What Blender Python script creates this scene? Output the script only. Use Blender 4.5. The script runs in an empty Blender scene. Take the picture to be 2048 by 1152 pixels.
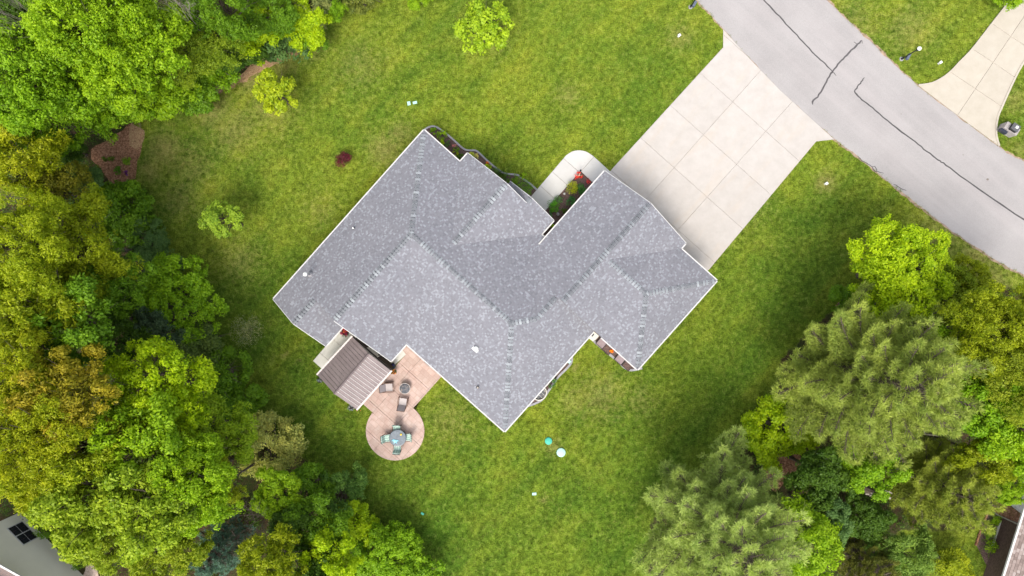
import bpy, math, random
import numpy as np
from mathutils import Vector, Matrix, noise as mnoise

# ------------------------------------------------------------------ camera, sky, sun, exposure
sc = bpy.context.scene
COL = sc.collection
CAM_H = 50.0
FPX = 1400.0
cam_d = bpy.data.cameras.new("camera"); cam = bpy.data.objects.new("camera", cam_d)
COL.objects.link(cam)
cam.location = (0, 0, CAM_H); cam.rotation_euler = (0, 0, 0)
cam_d.sensor_width = 36.0; cam_d.lens = 36.0 * FPX / 2048.0
cam_d.clip_start = 0.5; cam_d.clip_end = 2000
sc.camera = cam

SUN_EL, SUN_ROT = math.radians(60), math.radians(193)
w = bpy.data.worlds.new("World"); sc.world = w; w.use_nodes = True
nt = w.node_tree; bg = nt.nodes["Background"]
sky = nt.nodes.new("ShaderNodeTexSky"); sky.sky_type = 'NISHITA'; sky.sun_disc = False
sky.sun_elevation = SUN_EL; sky.sun_rotation = SUN_ROT
sky.air_density = 1.0; sky.dust_density = 3.0; sky.ozone_density = 0.6
hs = nt.nodes.new("ShaderNodeHueSaturation"); hs.inputs["Saturation"].default_value = 0.35
nt.links.new(sky.outputs[0], hs.inputs["Color"]); nt.links.new(hs.outputs[0], bg.inputs[0])
bg.inputs[1].default_value = 0.15
sd = bpy.data.lights.new("sun", 'SUN'); sun = bpy.data.objects.new("sun", sd); COL.objects.link(sun)
sd.energy = 1.15; sd.angle = math.radians(22); sd.color = (1.0, 0.93, 0.82)
sdir = Vector((math.sin(SUN_ROT) * math.cos(SUN_EL), math.cos(SUN_ROT) * math.cos(SUN_EL), math.sin(SUN_EL)))
sun.rotation_euler = sdir.to_track_quat('Z', 'Y').to_euler()
sun.location = (0, -60, 90)
sc.view_settings.view_transform = 'Standard'; sc.view_settings.look = 'None'
sc.view_settings.gamma = 1.0; sc.view_settings.use_curve_mapping = False
sc.view_settings.exposure = 1.13

R = random.Random(7)
NR = np.random.RandomState(11)

# ------------------------------------------------------------------ coordinates
def P(px, py, z=0.0):
    """point of the place at height z that the photograph shows at (px, py)"""
    k = (CAM_H - z) / FPX
    return ((px - 1024) * k, -(py - 576) * k, z)
def P2(px, py, z=0.0):
    return P(px, py, z)[:2]
def VU(v, u):
    """house axes (metres) to world"""
    return (0.747 * v + 0.665 * u, -0.665 * v + 0.747 * u)
def VUZ(v, u, z):
    x, y = VU(v, u); return (x, y, z)
HOUSE_ANG = math.atan2(-0.665, 0.747)

# ------------------------------------------------------------------ node helpers
class NB:
    def __init__(s, name):
        s.m = bpy.data.materials.new(name); s.m.use_nodes = True
        s.t = s.m.node_tree; s.b = s.t.nodes["Principled BSDF"]; s.out = s.t.nodes["Material Output"]
        s.b.inputs["Specular IOR Level"].default_value = 0.25
    def n(s, kind, **kw):
        nd = s.t.nodes.new(kind)
        for k, v in kw.items():
            if k.startswith("i_"):
                key = k[2:]
                key = int(key) if key.isdigit() else key.replace("_", " ")
                s.put(nd.inputs[key], v)
            else: setattr(nd, k, v)
        return nd
    def put(s, inp, v):
        if isinstance(v, bpy.types.NodeSocket): s.t.links.new(v, inp)
        elif isinstance(v, tuple) and len(v) == 3 and inp.type == 'RGBA': inp.default_value = (*v, 1)
        else: inp.default_value = v
    def pos(s):
        return s.n("ShaderNodeNewGeometry").outputs["Position"]
    def obj(s):
        return s.n("ShaderNodeTexCoord").outputs["Object"]
    def noise(s, vec, scale, detail=4, rough=0.6, out="Fac"):
        return s.n("ShaderNodeTexNoise", i_Vector=vec, i_Scale=scale, i_Detail=detail, i_Roughness=rough).outputs[out]
    def ramp(s, fac, stops, interp='LINEAR'):
        r = s.n("ShaderNodeValToRGB", i_Fac=fac); cr = r.color_ramp; cr.interpolation = interp
        while len(cr.elements) < len(stops): cr.elements.new(0.5)
        for e, (p, c) in zip(cr.elements, stops):
            e.position = p; e.color = (*c, 1) if isinstance(c, tuple) else (c, c, c, 1)
        return r.outputs[0]
    def mix(s, f, a, b, mode='MIX'):
        m = s.n("ShaderNodeMix", data_type='RGBA', blend_type=mode)
        s.put(m.inputs[0], f); s.put(m.inputs[6], a); s.put(m.inputs[7], b); return m.outputs[2]
    def math(s, op, a, b=0.0, clamp=False):
        m = s.n("ShaderNodeMath", operation=op, use_clamp=clamp); s.put(m.inputs[0], a); s.put(m.inputs[1], b); return m.outputs[0]
    def attr(s, name, kind='GEOMETRY', out="Fac"):
        return s.n("ShaderNodeAttribute", attribute_name=name, attribute_type=kind).outputs[out]
    def bump(s, h, strength=0.4, dist=0.02):
        s.put(s.b.inputs["Normal"], s.n("ShaderNodeBump", i_Height=h, i_Strength=strength, i_Distance=dist).outputs[0])
    def streak(s, vec, deg, sc3):
        m1 = s.n("ShaderNodeMapping", i_Vector=vec); m1.inputs["Rotation"].default_value = (0, 0, math.radians(-deg))
        m2 = s.n("ShaderNodeMapping", i_Vector=m1.outputs[0]); m2.inputs["Scale"].default_value = sc3
        return m2.outputs[0]
    def done(s, col=None, rough=0.8, spec=None, metal=None):
        if col is not None: s.put(s.b.inputs["Base Color"], col)
        s.put(s.b.inputs["Roughness"], rough)
        if spec is not None: s.b.inputs["Specular IOR Level"].default_value = spec
        if metal is not None: s.b.inputs["Metallic"].default_value = metal
        return s.m

def plain(name, col, rough=0.7, var=0.12, scale=6.0, metal=None, spec=None, bump=0.0):
    b = NB(name); v = b.obj(); f = b.noise(v, scale, 5)
    a = tuple(c * (1 - var * 1.6) for c in col); c2 = tuple(min(1, c * (1 + var * 1.6)) for c in col)
    rnd = b.n("ShaderNodeObjectInfo").outputs["Random"]
    c = b.ramp(f, [(0.25, a), (0.75, c2)])
    c = b.mix(1.0, c, b.ramp(rnd, [(0, 1 - var * .5), (1, 1.0)]), 'MULTIPLY')
    if bump: b.bump(b.noise(v, scale * 8, 3), bump, 0.01)
    return b.done(c, rough, spec, metal)

M = {}
# ------------------------------------------------------------------ lawn colour shared by sheet and tufts
def lawn_nodes(b, kind):
    p = b.pos()
    dry = b.attr("dry", kind); deep_green = b.attr("lush", kind)
    n1 = b.noise(p, 0.11, 3, 0.55); n2 = b.noise(p, 0.5, 5, 0.65); n3 = b.noise(p, 3.2, 4, 0.7); n4 = b.noise(p, 14.0, 2, 0.6)
    base = b.ramp(n2, [(0.33, (0.076, 0.138, 0.012)), (0.5, (0.130, 0.188, 0.016)), (0.68, (0.208, 0.236, 0.026))])
    big = b.ramp(n1, [(0.35, (0.073, 0.138, 0.011)), (0.65, (0.196, 0.228, 0.020))])
    c = b.mix(0.45, base, big)
    fine = b.ramp(n3, [(0.3, 0.66), (0.5, 1.04), (0.72, 1.42)])
    c = b.mix(1.0, c, fine, 'MULTIPLY')
    c = b.mix(1.0, c, b.ramp(n4, [(0.3, 0.6), (0.7, 1.4)]), 'MULTIPLY')
    c = b.mix(b.math('MULTIPLY', deep_green, 0.72, True), c, b.mix(1.0, c, (0.40, 0.66, 0.6), 'MULTIPLY'))
    mw = b.streak(p, 48.3, (0.05, 1.0, 1))
    c = b.mix(1.0, c, b.ramp(b.noise(mw, 0.75, 3, 0.6), [(0.38, (0.82, 0.89, 0.92)), (0.62, (1.14, 1.09, 1.06))]), 'MULTIPLY')
    # straw coloured blades where the turf is thin
    sp = b.math('ADD', b.math('MULTIPLY', dry, 0.50), b.math('MULTIPLY', n3, 0.80))
    f = b.ramp(sp, [(0.42, 0.0), (0.80, 0.85)])
    straw = b.ramp(n4, [(0.3, (0.19, 0.17, 0.05)), (0.7, (0.34, 0.29, 0.11))])
    c = b.mix(f, c, straw)
    return c, p, n2, n3, n4

b = NB("lawn_ground")
c, p, n2, n3, n4 = lawn_nodes(b, 'GEOMETRY')
lit = b.attr("litter")
ln = b.noise(p, 9.0, 5, 0.7)
lf = b.ramp(b.math('ADD', lit, b.math('MULTIPLY', b.math('SUBTRACT', b.noise(p, 2.2, 4, 0.7), 0.5), 0.7)), [(0.42, 0.0), (0.58, 1.0)])
litc = b.ramp(ln, [(0.3, (0.022, 0.018, 0.010)), (0.5, (0.055, 0.038, 0.020)), (0.66, (0.11, 0.072, 0.038)), (0.8, (0.18, 0.125, 0.07))])
mossy = b.ramp(b.noise(p, 1.1, 4), [(0.42, 0.0), (0.62, 0.8)])
litc = b.mix(mossy, litc, b.ramp(ln, [(0.3, (0.018, 0.035, 0.008)), (0.7, (0.06, 0.09, 0.02))]))
c = b.mix(lf, c, litc)
b.bump(b.math('ADD', n4, ln), 0.5, 0.05)
M['lawn'] = b.done(c, 0.95, 0.1)

b = NB("grass_blade")
c, p, n2, n3, n4 = lawn_nodes(b, 'INSTANCER')
rnd = b.n("ShaderNodeObjectInfo").outputs["Random"]
c = b.mix(1.0, c, b.ramp(rnd, [(0, (0.82, 0.86, 0.8)), (1, (1.34, 1.26, 1.2))]), 'MULTIPLY')
M['blade'] = b.done(c, 0.8, 0.15)

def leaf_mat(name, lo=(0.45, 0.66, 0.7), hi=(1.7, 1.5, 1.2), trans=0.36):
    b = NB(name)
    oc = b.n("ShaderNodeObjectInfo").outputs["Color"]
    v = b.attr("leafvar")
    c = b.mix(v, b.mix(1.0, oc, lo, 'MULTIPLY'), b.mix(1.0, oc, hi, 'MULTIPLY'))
    b.put(b.b.inputs["Base Color"], c); b.b.inputs["Roughness"].default_value = 0.45
    b.b.inputs["Specular IOR Level"].default_value = 0.2
    tr = b.n("ShaderNodeBsdfTranslucent", i_Color=b.mix(1.0, c, (1.15, 1.2, 0.6), 'MULTIPLY'))
    ms = b.n("ShaderNodeMixShader", i_0=trans, i_1=b.b.outputs[0], i_2=tr.outputs[0])
    b.t.links.new(ms.outputs[0], b.out.inputs[0])
    return b.m
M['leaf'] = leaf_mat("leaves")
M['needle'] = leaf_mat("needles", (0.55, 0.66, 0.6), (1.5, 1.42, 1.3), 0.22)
b = NB("bark"); v = b.pos(); f = b.noise(v, 7, 6, 0.7)
M['bark'] = b.done(b.ramp(f, [(0.3, (0.05, 0.038, 0.028)), (0.6, (0.14, 0.11, 0.085)), (0.8, (0.24, 0.20, 0.16))]), 0.95); 
M['deadwood'] = plain("dead_wood", (0.30, 0.26, 0.22), 0.9, 0.25, 9)
M['twig'] = plain("twig_bark", (0.17, 0.13, 0.11), 0.9, 0.3, 5)

# shingles: colour per tab is stored with the tab
b = NB("roof_shingle"); t = b.attr("tone"); p = b.pos()
c = b.ramp(t, [(0.0, (0.170, 0.169, 0.187)), (0.35, (0.190, 0.190, 0.211)), (0.62, (0.204, 0.206, 0.229)), (0.85, (0.238, 0.245, 0.270)), (1.0, (0.278, 0.288, 0.314))])
c = b.mix(1.0, c, b.ramp(b.noise(p, 0.35, 4), [(0.3, (0.94, 0.94, 0.95)), (0.7, (1.05, 1.04, 1.04))]), 'MULTIPLY')
c = b.mix(1.0, c, b.ramp(b.noise(p, 55, 2), [(0.3, 0.86), (0.7, 1.12)]), 'MULTIPLY')
M['shingle'] = b.done(c, 0.93, 0.15)
b = NB("ridge_cap_shingle"); rnd = b.n("ShaderNodeObjectInfo").outputs["Random"]; p = b.pos()
c = b.ramp(rnd, [(0.0, (0.155, 0.164, 0.178)), (0.4, (0.190, 0.201, 0.216)), (0.6, (0.235, 0.251, 0.268)), (1.0, (0.320, 0.342, 0.360))])
c = b.mix(1.0, c, b.ramp(b.noise(p, 30, 3), [(0.3, 0.85), (0.7, 1.12)]), 'MULTIPLY')
M['cap'] = b.done(c, 0.92, 0.15)
M['white'] = plain("white_painted_metal", (0.612, 0.603, 0.586), 0.45, 0.04, 3)
M['white_plastic'] = plain("white_plastic", (0.738, 0.738, 0.720), 0.4, 0.05, 12)
M['siding'] = plain("beige_siding", (0.62, 0.59, 0.50), 0.6, 0.05, 2)
M['dark'] = plain("black_metal", (0.022, 0.024, 0.03), 0.4, 0.2, 9)
M['gutter_in'] = plain("gutter_inside", (0.10, 0.085, 0.08), 0.9, 0.4, 5)

def concrete(name, c0, c1, stain, sscale=0.5, f=0.4, rnd_amt=0.025):
    b = NB(name); p = b.pos()
    c = b.ramp(b.noise(p, 1.3, 7, 0.65), [(0.3, c0), (0.7, c1)])
    c = b.mix(1.0, c, b.ramp(b.noise(p, 45, 3, 0.7), [(0.25, 0.90), (0.75, 1.07)]), 'MULTIPLY')
    s = b.streak(p, 48.3, (0.22, 1.1, 1))
    sf = b.ramp(b.noise(s, sscale * 2, 6, 0.7), [(0.52, 0.0), (0.74, f)])
    c = b.mix(sf, c, stain)
    r = b.n("ShaderNodeObjectInfo").outputs["Random"]
    c = b.mix(1.0, c, b.ramp(r, [(0, 1 - rnd_amt), (1, 1 + rnd_amt * .6)]), 'MULTIPLY')
    b.bump(b.noise(p, 60, 3), 0.2, 0.004)
    return b.done(c, 0.85, 0.2)
M['drive'] = concrete("driveway_concrete", (0.411, 0.378, 0.349), (0.469, 0.436, 0.407), (0.465, 0.373, 0.282))
M['walk'] = concrete("walkway_concrete", (0.487, 0.475, 0.454), (0.546, 0.533, 0.512), (0.504, 0.479, 0.420), f=0.2)
M['ndrive'] = concrete("neighbour_driveway_concrete", (0.400, 0.360, 0.296), (0.456, 0.412, 0.348), (0.416, 0.360, 0.280), f=0.3)
M['pad'] = concrete("patio_pad_concrete", (0.56, 0.545, 0.49), (0.64, 0.62, 0.56), (0.380, 0.370, 0.330), f=0.5)
M['joint'] = plain("joint_fill", (0.40, 0.35, 0.30), 0.95, 0.2, 3)
M['kerb'] = plain("grey_edging_concrete", (0.306, 0.297, 0.315), 0.9, 0.12, 5)
b = NB("stamped_concrete"); p = b.pos()
mp = b.n("ShaderNodeMapping", i_Vector=p); mp.inputs["Rotation"].default_value = (0, 0, math.radians(41.7))
br = b.n("ShaderNodeTexBrick", i_Vector=mp.outputs[0], i_Scale=1.0); br.offset = 0.5; br.squash = 0.7; br.squash_frequency = 3
br.inputs["Brick Width"].default_value = 0.62; br.inputs["Row Height"].default_value = 0.34; br.inputs["Mortar Size"].default_value = 0.012
br.inputs["Color1"].default_value = (0.93, 0.93, 0.93, 1); br.inputs["Color2"].default_value = (1.07, 1.05, 1.05, 1); br.inputs["Mortar"].default_value = (0.80, 0.76, 0.74, 1)
c = b.ramp(b.noise(p, 1.4, 6, 0.7), [(0.28, (0.384, 0.260, 0.220)), (0.5, (0.444, 0.324, 0.276)), (0.75, (0.520, 0.416, 0.368))])
c = b.mix(1.0, c, br.outputs[0], 'MULTIPLY')
c = b.mix(b.ramp(b.noise(p, 5, 5, 0.7), [(0.56, 0.0), (0.75, 0.5)]), c, (0.40, 0.27, 0.22))
b.bump(b.math('SUBTRACT', b.noise(p, 12, 4), br.outputs["Fac"]), 0.4, 0.01)
M['stamped'] = b.done(c, 0.7, 0.3)
b = NB("road_asphalt"); p = b.pos()
c = b.ramp(b.noise(p, 0.35, 6, 0.6), [(0.3, (0.292, 0.275, 0.271)), (0.7, (0.339, 0.321, 0.316))])
c = b.mix(1.0, c, b.ramp(b.noise(p, 26, 4, 0.75), [(0.3, 0.84), (0.7, 1.14)]), 'MULTIPLY')
mp = b.streak(p, -41, (0.05, 0.8, 1))
c = b.mix(b.ramp(b.noise(mp, 1.0, 4), [(0.45, 0.0), (0.7, 0.35)]), c, (0.41, 0.375, 0.37))
b.bump(b.noise(p, 50, 3), 0.3, 0.01)
M['road'] = b.done(c, 0.9, 0.15)
M['tar'] = plain("crack_sealant", (0.085, 0.078, 0.08), 0.6, 0.2, 4)
M['road_edge'] = plain("crumbled_road_edge", (0.36, 0.26, 0.19), 0.95, 0.3, 3)
def mulch(name, a, m_, c_, sc_=14):
    b = NB(name); p = b.pos()
    v = b.n("ShaderNodeTexVoronoi", i_Vector=p, i_Scale=sc_, i_Randomness=1.0)
    c = b.ramp(b.math('MULTIPLY', b.noise(p, sc_ * 1.2, 4, 0.8), 1.0), [(0.32, a), (0.5, m_), (0.72, c_)])
    b.bump(v.outputs["Distance"], 0.8, 0.04)
    return b.done(c, 0.95, 0.1)
M['mulch'] = mulch("dark_mulch", (0.055, 0.036, 0.032), (0.125, 0.082, 0.072), (0.24, 0.165, 0.145))
M['redmulch'] = mulch("red_mulch", (0.07, 0.035, 0.022), (0.25, 0.125, 0.07), (0.55, 0.34, 0.22), 6)
M['straw'] = mulch("dead_grass", (0.20, 0.12, 0.06), (0.37, 0.24, 0.13), (0.52, 0.37, 0.21))
M['gravel'] = mulch("pale_gravel", (0.34, 0.24, 0.19), (0.55, 0.42, 0.34), (0.72, 0.6, 0.52), 9)
M['gaz'] = None
b = NB("bronze_roof_sheet"); p = b.pos(); 
c = b.ramp(b.noise(p, 1.5, 5), [(0.3, (0.19, 0.150, 0.146)), (0.7, (0.245, 0.198, 0.192))])
M['gaz'] = b.done(c, b.ramp(b.noise(p, 3, 4), [(0.3, 0.38), (0.7, 0.5)]), 0.5, 0.15)
M['rib'] = plain("roof_rib_metal", (0.66, 0.61, 0.59), 0.35, 0.05, 3)  # lit copy: sun glint on one gazebo slope put into the colour
M['ribdark'] = plain("roof_rib_dark_metal", (0.155, 0.12, 0.118), 0.35, 0.05, 3, metal=0.3, spec=0.5)  # shaded copy: dimmer light on the other slope in its colour; ridge trim too
M['gazfr'] = plain("bronze_frame", (0.05, 0.038, 0.036), 0.5, 0.15, 3)
M['gaztrim'] = plain("pale_trim", (0.62, 0.56, 0.52), 0.5, 0.06, 3)

# ------------------------------------------------------------------ object helpers
def tag(o, label=None, cat=None, group=None, kind=None):
    if label: o['label'] = label
    if cat: o['category'] = cat
    if group: o['group'] = group
    if kind: o['kind'] = kind
    return o
def empty(name, loc, label=None, cat=None, group=None, rz=0.0):
    o = bpy.data.objects.new(name, None); o.empty_display_size = 0.3
    COL.objects.link(o); o.location = loc; o.rotation_euler = (0, 0, rz)
    return tag(o, label, cat, group)
def mk(name, verts, faces, mat, parent=None, smooth=False, local=False, loc=None):
    """mesh object from world-space verts (or parent-local ones with local=True)"""
    me = bpy.data.meshes.new(name)
    off = Vector((0, 0, 0))
    if parent is not None and not local:
        off = Vector(parent.location)
        if parent.parent: off += Vector(parent.parent.location)
    vs = [(v[0] - off.x, v[1] - off.y, v[2] - off.z) for v in verts]
    me.from_pydata(vs, [], faces); me.update()
    if mat is not None: me.materials.append(mat)
    if smooth: me.polygons.foreach_set("use_smooth", [True] * len(me.polygons))
    o = bpy.data.objects.new(name, me); COL.objects.link(o)
    if parent is not None: o.parent = parent
    if loc is not None: o.location = loc
    return o
def inst(name, mesh, parent=None, loc=(0, 0, 0), rot=(0, 0, 0), scale=(1, 1, 1)):
    o = bpy.data.objects.new(name, mesh); COL.objects.link(o); o.parent = parent
    o.location = loc; o.rotation_euler = rot; o.scale = scale
    return o
class G:
    """collects geometry for one mesh"""
    def __init__(s): s.v = []; s.f = []
    def add(s, vs, fs):
        n = len(s.v); s.v += [tuple(a) for a in vs]; s.f += [tuple(i + n for i in f) for f in fs]; return s
    def prism(s, poly, z0, z1):
        n = len(poly)
        a = sum(poly[i][0] * poly[(i + 1) % n][1] - poly[(i + 1) % n][0] * poly[i][1] for i in range(n))
        if a < 0: poly = poly[::-1]
        vs = [(x, y, z0) for x, y in poly] + [(x, y, z1) for x, y in poly]
        fs = [tuple(range(n, 2 * n)), tuple(range(n - 1, -1, -1))]
        fs += [(i, (i + 1) % n, n + (i + 1) % n, n + i) for i in range(n)]
        return s.add(vs, fs)
    def box(s, c, size, rz=0.0, rx=0.0, M4=None):
        hx, hy, hz = size[0] / 2, size[1] / 2, size[2] / 2
        m = Matrix.Rotation(rz, 3, 'Z') @ Matrix.Rotation(rx, 3, 'X') if M4 is None else M4
        vs = [Vector(c) + m @ Vector((x * hx, y * hy, z * hz)) for z in (-1, 1) for x, y in ((-1, -1), (1, -1), (1, 1), (-1, 1))]
        return s.add(vs, [(3, 2, 1, 0), (4, 5, 6, 7), (0, 1, 5, 4), (1, 2, 6, 5), (2, 3, 7, 6), (3, 0, 4, 7)])
    def tube(s, pts, rad, n=6, cap=True):
        pts = [Vector(p) for p in pts]
        if not hasattr(rad, '__len__'): rad = [rad] * len(pts)
        base = len(s.v)
        ref = Vector((0.3, 0.2, 1)).normalized()
        for i, p in enumerate(pts):
            d = (pts[min(i + 1, len(pts) - 1)] - pts[max(i - 1, 0)])
            if d.length < 1e-6: d = Vector((0, 0, 1))
            d.normalize()
            a = d.cross(ref)
            if a.length < 0.05: a = d.cross(Vector((1, 0, 0)))
            a.normalize(); c = d.cross(a)
            for k in range(n):
                t = 2 * math.pi * k / n
                s.v.append(tuple(p + (a * math.cos(t) + c * math.sin(t)) * rad[i]))
        for i in range(len(pts) - 1):
            for k in range(n):
                s.f.append((base + i * n + k, base + i * n + (k + 1) % n, base + (i + 1) * n + (k + 1) % n, base + (i + 1) * n + k))
        if cap:
            s.f.append(tuple(base + k for k in range(n - 1, -1, -1)))
            s.f.append(tuple(base + (len(pts) - 1) * n + k for k in range(n)))
        return s
    def lathe(s, c, prof, n=20):
        """prof: list of (radius, z)"""
        base = len(s.v)
        for r, z in prof:
            for k in range(n):
                t = 2 * math.pi * k / n; s.v.append((c[0] + r * math.cos(t), c[1] + r * math.sin(t), c[2] + z))
        for i in range(len(prof) - 1):
            for k in range(n):
                s.f.append((base + i * n + k, base + i * n + (k + 1) % n, base + (i + 1) * n + (k + 1) % n, base + (i + 1) * n + k))
        s.f.append(tuple(base + k for k in range(n - 1, -1, -1)))
        s.f.append(tuple(base + (len(prof) - 1) * n + k for k in range(n)))
        return s
    def build(s, name, mat, parent=None, **kw):
        return mk(name, s.v, s.f, mat, parent, **kw)
def clip(subject, clipper):
    """Sutherland-Hodgman: polygon clipped by a convex counter-clockwise polygon"""
    out = list(subject)
    n = len(clipper)
    for i in range(n):
        ax, ay = clipper[i]; bx, by = clipper[(i + 1) % n]
        inp = out; out = []
        if not inp: return []
        def side(p): return (bx - ax) * (p[1] - ay) - (by - ay) * (p[0] - ax)
        for j in range(len(inp)):
            p, q = inp[j - 1], inp[j]; sp, sq = side(p), side(q)
            if sq >= 0:
                if sp < 0:
                    t = sp / (sp - sq); out.append((p[0] + (q[0] - p[0]) * t, p[1] + (q[1] - p[1]) * t))
                out.append(q)
            elif sp >= 0:
                t = sp / (sp - sq); out.append((p[0] + (q[0] - p[0]) * t, p[1] + (q[1] - p[1]) * t))
    return out
def area(poly):
    n = len(poly); return 0.5 * sum(poly[i][0] * poly[(i + 1) % n][1] - poly[(i + 1) % n][0] * poly[i][1] for i in range(n))
def inside(poly, x, y):
    """numpy point in polygon"""
    x = np.asarray(x); y = np.asarray(y); r = np.zeros(x.shape, bool); n = len(poly)
    for i in range(n):
        x0, y0 = poly[i]; x1, y1 = poly[(i + 1) % n]
        if y0 == y1: continue
        c = ((y0 > y) != (y1 > y)) & (x < (x1 - x0) * (y - y0) / (y1 - y0) + x0)
        r ^= c
    return r
def px(pts, z=0.0): return [P2(a, b_, z) for a, b_ in pts]
def smooth_line(pts, n=6):
    """Catmull-Rom through 2D points"""
    out = []
    for i in range(len(pts) - 1):
        p0 = pts[max(i - 1, 0)]; p1 = pts[i]; p2 = pts[i + 1]; p3 = pts[min(i + 2, len(pts) - 1)]
        for k in range(n):
            t = k / n
            out.append(tuple(0.5 * ((2 * p1[a]) + (-p0[a] + p2[a]) * t + (2 * p0[a] - 5 * p1[a] + 4 * p2[a] - p3[a]) * t * t + (-p0[a] + 3 * p1[a] - 3 * p2[a] + p3[a]) * t ** 3) for a in (0, 1)))
    out.append(pts[-1]); return out
def ribbon(line, w, z0, z1, g=None, wfun=None):
    g = g or G(); n = len(line); L = []; Rr = []
    for i in range(n):
        a = Vector(line[max(i - 1, 0)]); c = Vector(line[min(i + 1, n - 1)]); d = (c - a)
        d = d.normalized() if d.length > 0 else Vector((1, 0))
        nn = Vector((-d.y, d.x)); ww = (wfun(i) if wfun else w) / 2
        p = Vector(line[i]); L.append(p + nn * ww); Rr.append(p - nn * ww)
    base = len(g.v)
    for i in range(n):
        for q, z in ((L[i], z1), (Rr[i], z1), (L[i], z0), (Rr[i], z0)): g.v.append((q.x, q.y, z))
    for i in range(n - 1):
        a = base + i * 4; c = a + 4
        g.f += [(a + 1, c + 1, c, a), (a, c, c + 2, a + 2), (c + 1, a + 1, a + 3, c + 3)]
    g.f += [(base, base + 2, base + 3, base + 1), (base + n * 4 - 4, base + n * 4 - 3, base + n * 4 - 1, base + n * 4 - 2)]
    return g

# ------------------------------------------------------------------ outlines of the ground surfaces
road_left = [(560, -1000), (900, -590), (1230, -190), (1320, -85), (1395, 0), (1446, 57), (1500, 118), (1560, 180), (1628, 243), (1669, 277), (1717, 315), (1794, 376), (1850, 420), (1919, 473), (1989, 518), (2048, 550), (2200, 625), (2400, 700), (3300, 1020)]
road_right = [(800, -1000), (1150, -600), (1500, -190), (1580, -88), (1654, 0), (1696, 42), (1737, 81), (1787, 128), (1835, 171), (1912, 230), (1996, 293), (2042, 321), (2150, 385), (2400, 500), (3300, 800)]
ROAD = px(smooth_line(road_left, 5) + smooth_line(road_right, 5)[::-1])
DRIVE = px([(1446, 59), (1446, 95), (1224, 338), (1200, 368), (1395, 555), (1417, 540), (1632, 283), (1668, 279), (1628, 243), (1560, 181), (1500, 119)])
WALK = px([(1050, 407), (1063, 392)] + smooth_line([(1132, 311), (1145, 303), (1159, 301), (1173, 304), (1187, 313)], 4) + [(1222, 345), (1210, 372), (1183, 363), (1161, 342), (1091, 421), (1108, 441), (1096, 455)])
NDRIVE = px(smooth_line([(1836, 171), (1862, 167), (1884, 156), (1901, 143), (1918, 125), (1943, 99), (1982, 49), (2015, 6), (2060, -60)], 4) + [(2190, -60), (2100, 40), (2048, 122), (2029, 156), (2004, 211), (1994, 236), (1991, 267), (1997, 292), (1912, 229)])
circ = [(790.5 + 58.5 * math.cos(a), 862 + 58.5 * math.sin(a)) for a in [math.radians(x) for x in range(-52, 222, 6)]]
PATIO = px([(800, 692), (812, 680), (870, 740), (883, 753), (824, 819)] + circ + [(748, 827), (728, 809), (690, 775), (740, 730), (791, 732), (812, 709)])
PAD = px([(690, 648), (626.5, 721.5), (642, 735.5), (680, 768), (748, 768), (812, 709), (800, 690), (786, 700), (735, 668)])
HOUSE = [VU(*p) for p in [(-11.3, -11.0), (-7.0, -11.0), (-7.0, -8.9), (-3.0, -8.9), (-3.0, -7.3), (5.9, -7.3), (5.9, 1.6), (9.7, 1.6), (9.7, 9.3), (6.5, 9.3), (6.5, 9.8), (-.3, 9.8), (-.3, 3.8), (-1.1, 3.8), (-1.1, 5.0), (-8.0, 4.6), (-8.0, 3.8), (-11.3, 3.8)]]
BED_A = px([(840, 270), (849, 261), (857, 255), (870, 253.5), (888, 264), (907, 280), (926, 297), (937, 301), (949, 301), (957, 305), (974, 321), (993, 337), (1010, 347), (1034, 350), (1041, 355), (1058, 366), (1073, 379), (1060, 396), (1040, 420), (900, 340)])
BED_B = px([(1161, 342), (1183, 363), (1210, 372), (1098, 480), (1080, 470), (1108, 441), (1091, 421)])
BED_C = px([(1150, 700), (1143, 708), (1143, 723), (1134, 736), (1116, 754), (1099, 778), (1087, 796), (1074, 805), (1057, 812), (1045, 800)])
BED_D = px([(1176, 668), (1187, 681), (1206, 698), (1239, 726), (1252, 737), (1264, 739), (1282, 735), (1275, 715), (1200, 650)])
REDBED = px([(248, 262), (262, 247), (290, 262), (284, 285), (279, 312), (271, 345), (255, 375), (248, 392), (225, 372), (205, 345), (183, 318), (182, 300), (215, 280)])
FOREST_L = px([(-180, -90), (770, -90), (720, 5), (668, 25), (640, 62), (600, 92), (545, 108), (500, 145), (450, 165), (400, 200), (350, 222), (300, 240), (268, 245), (250, 262), (190, 300), (190, 325), (240, 385), (270, 420), (300, 475), (350, 535), (400, 600), (428, 660), (455, 730), (500, 810), (560, 880), (650, 950), (710, 1010), (760, 1060), (820, 1105), (890, 1170), (930, 1230), (-180, 1230)])
FOREST_R = px([(2050, 590), (1990, 560), (1900, 560), (1800, 600), (1700, 600), (1640, 640), (1560, 720), (1550, 850), (1500, 880), (1420, 930), (1350, 960), (1300, 1050), (1290, 1170), (1300, 1230), (1560, 1230), (1760, 1180), (1800, 1060), (1950, 1060), (2050, 960), (2150, 940), (2150, 610)])
STRAW1 = px([(262, 247), (292, 262), (284, 285), (276, 300), (262, 290), (255, 262)]); STRAW2 = px([(400, 195), (450, 160), (520, 120), (560, 108), (575, 115), (500, 155), (440, 185)]); STRAW3 = px([(575, 108), (600, 96), (640, 70), (652, 72), (610, 104)])
excl = [STRAW1, STRAW2, STRAW3, ROAD, DRIVE, WALK, NDRIVE, PATIO, PAD, HOUSE, BED_A, BED_B, BED_C, BED_D, REDBED]

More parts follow.
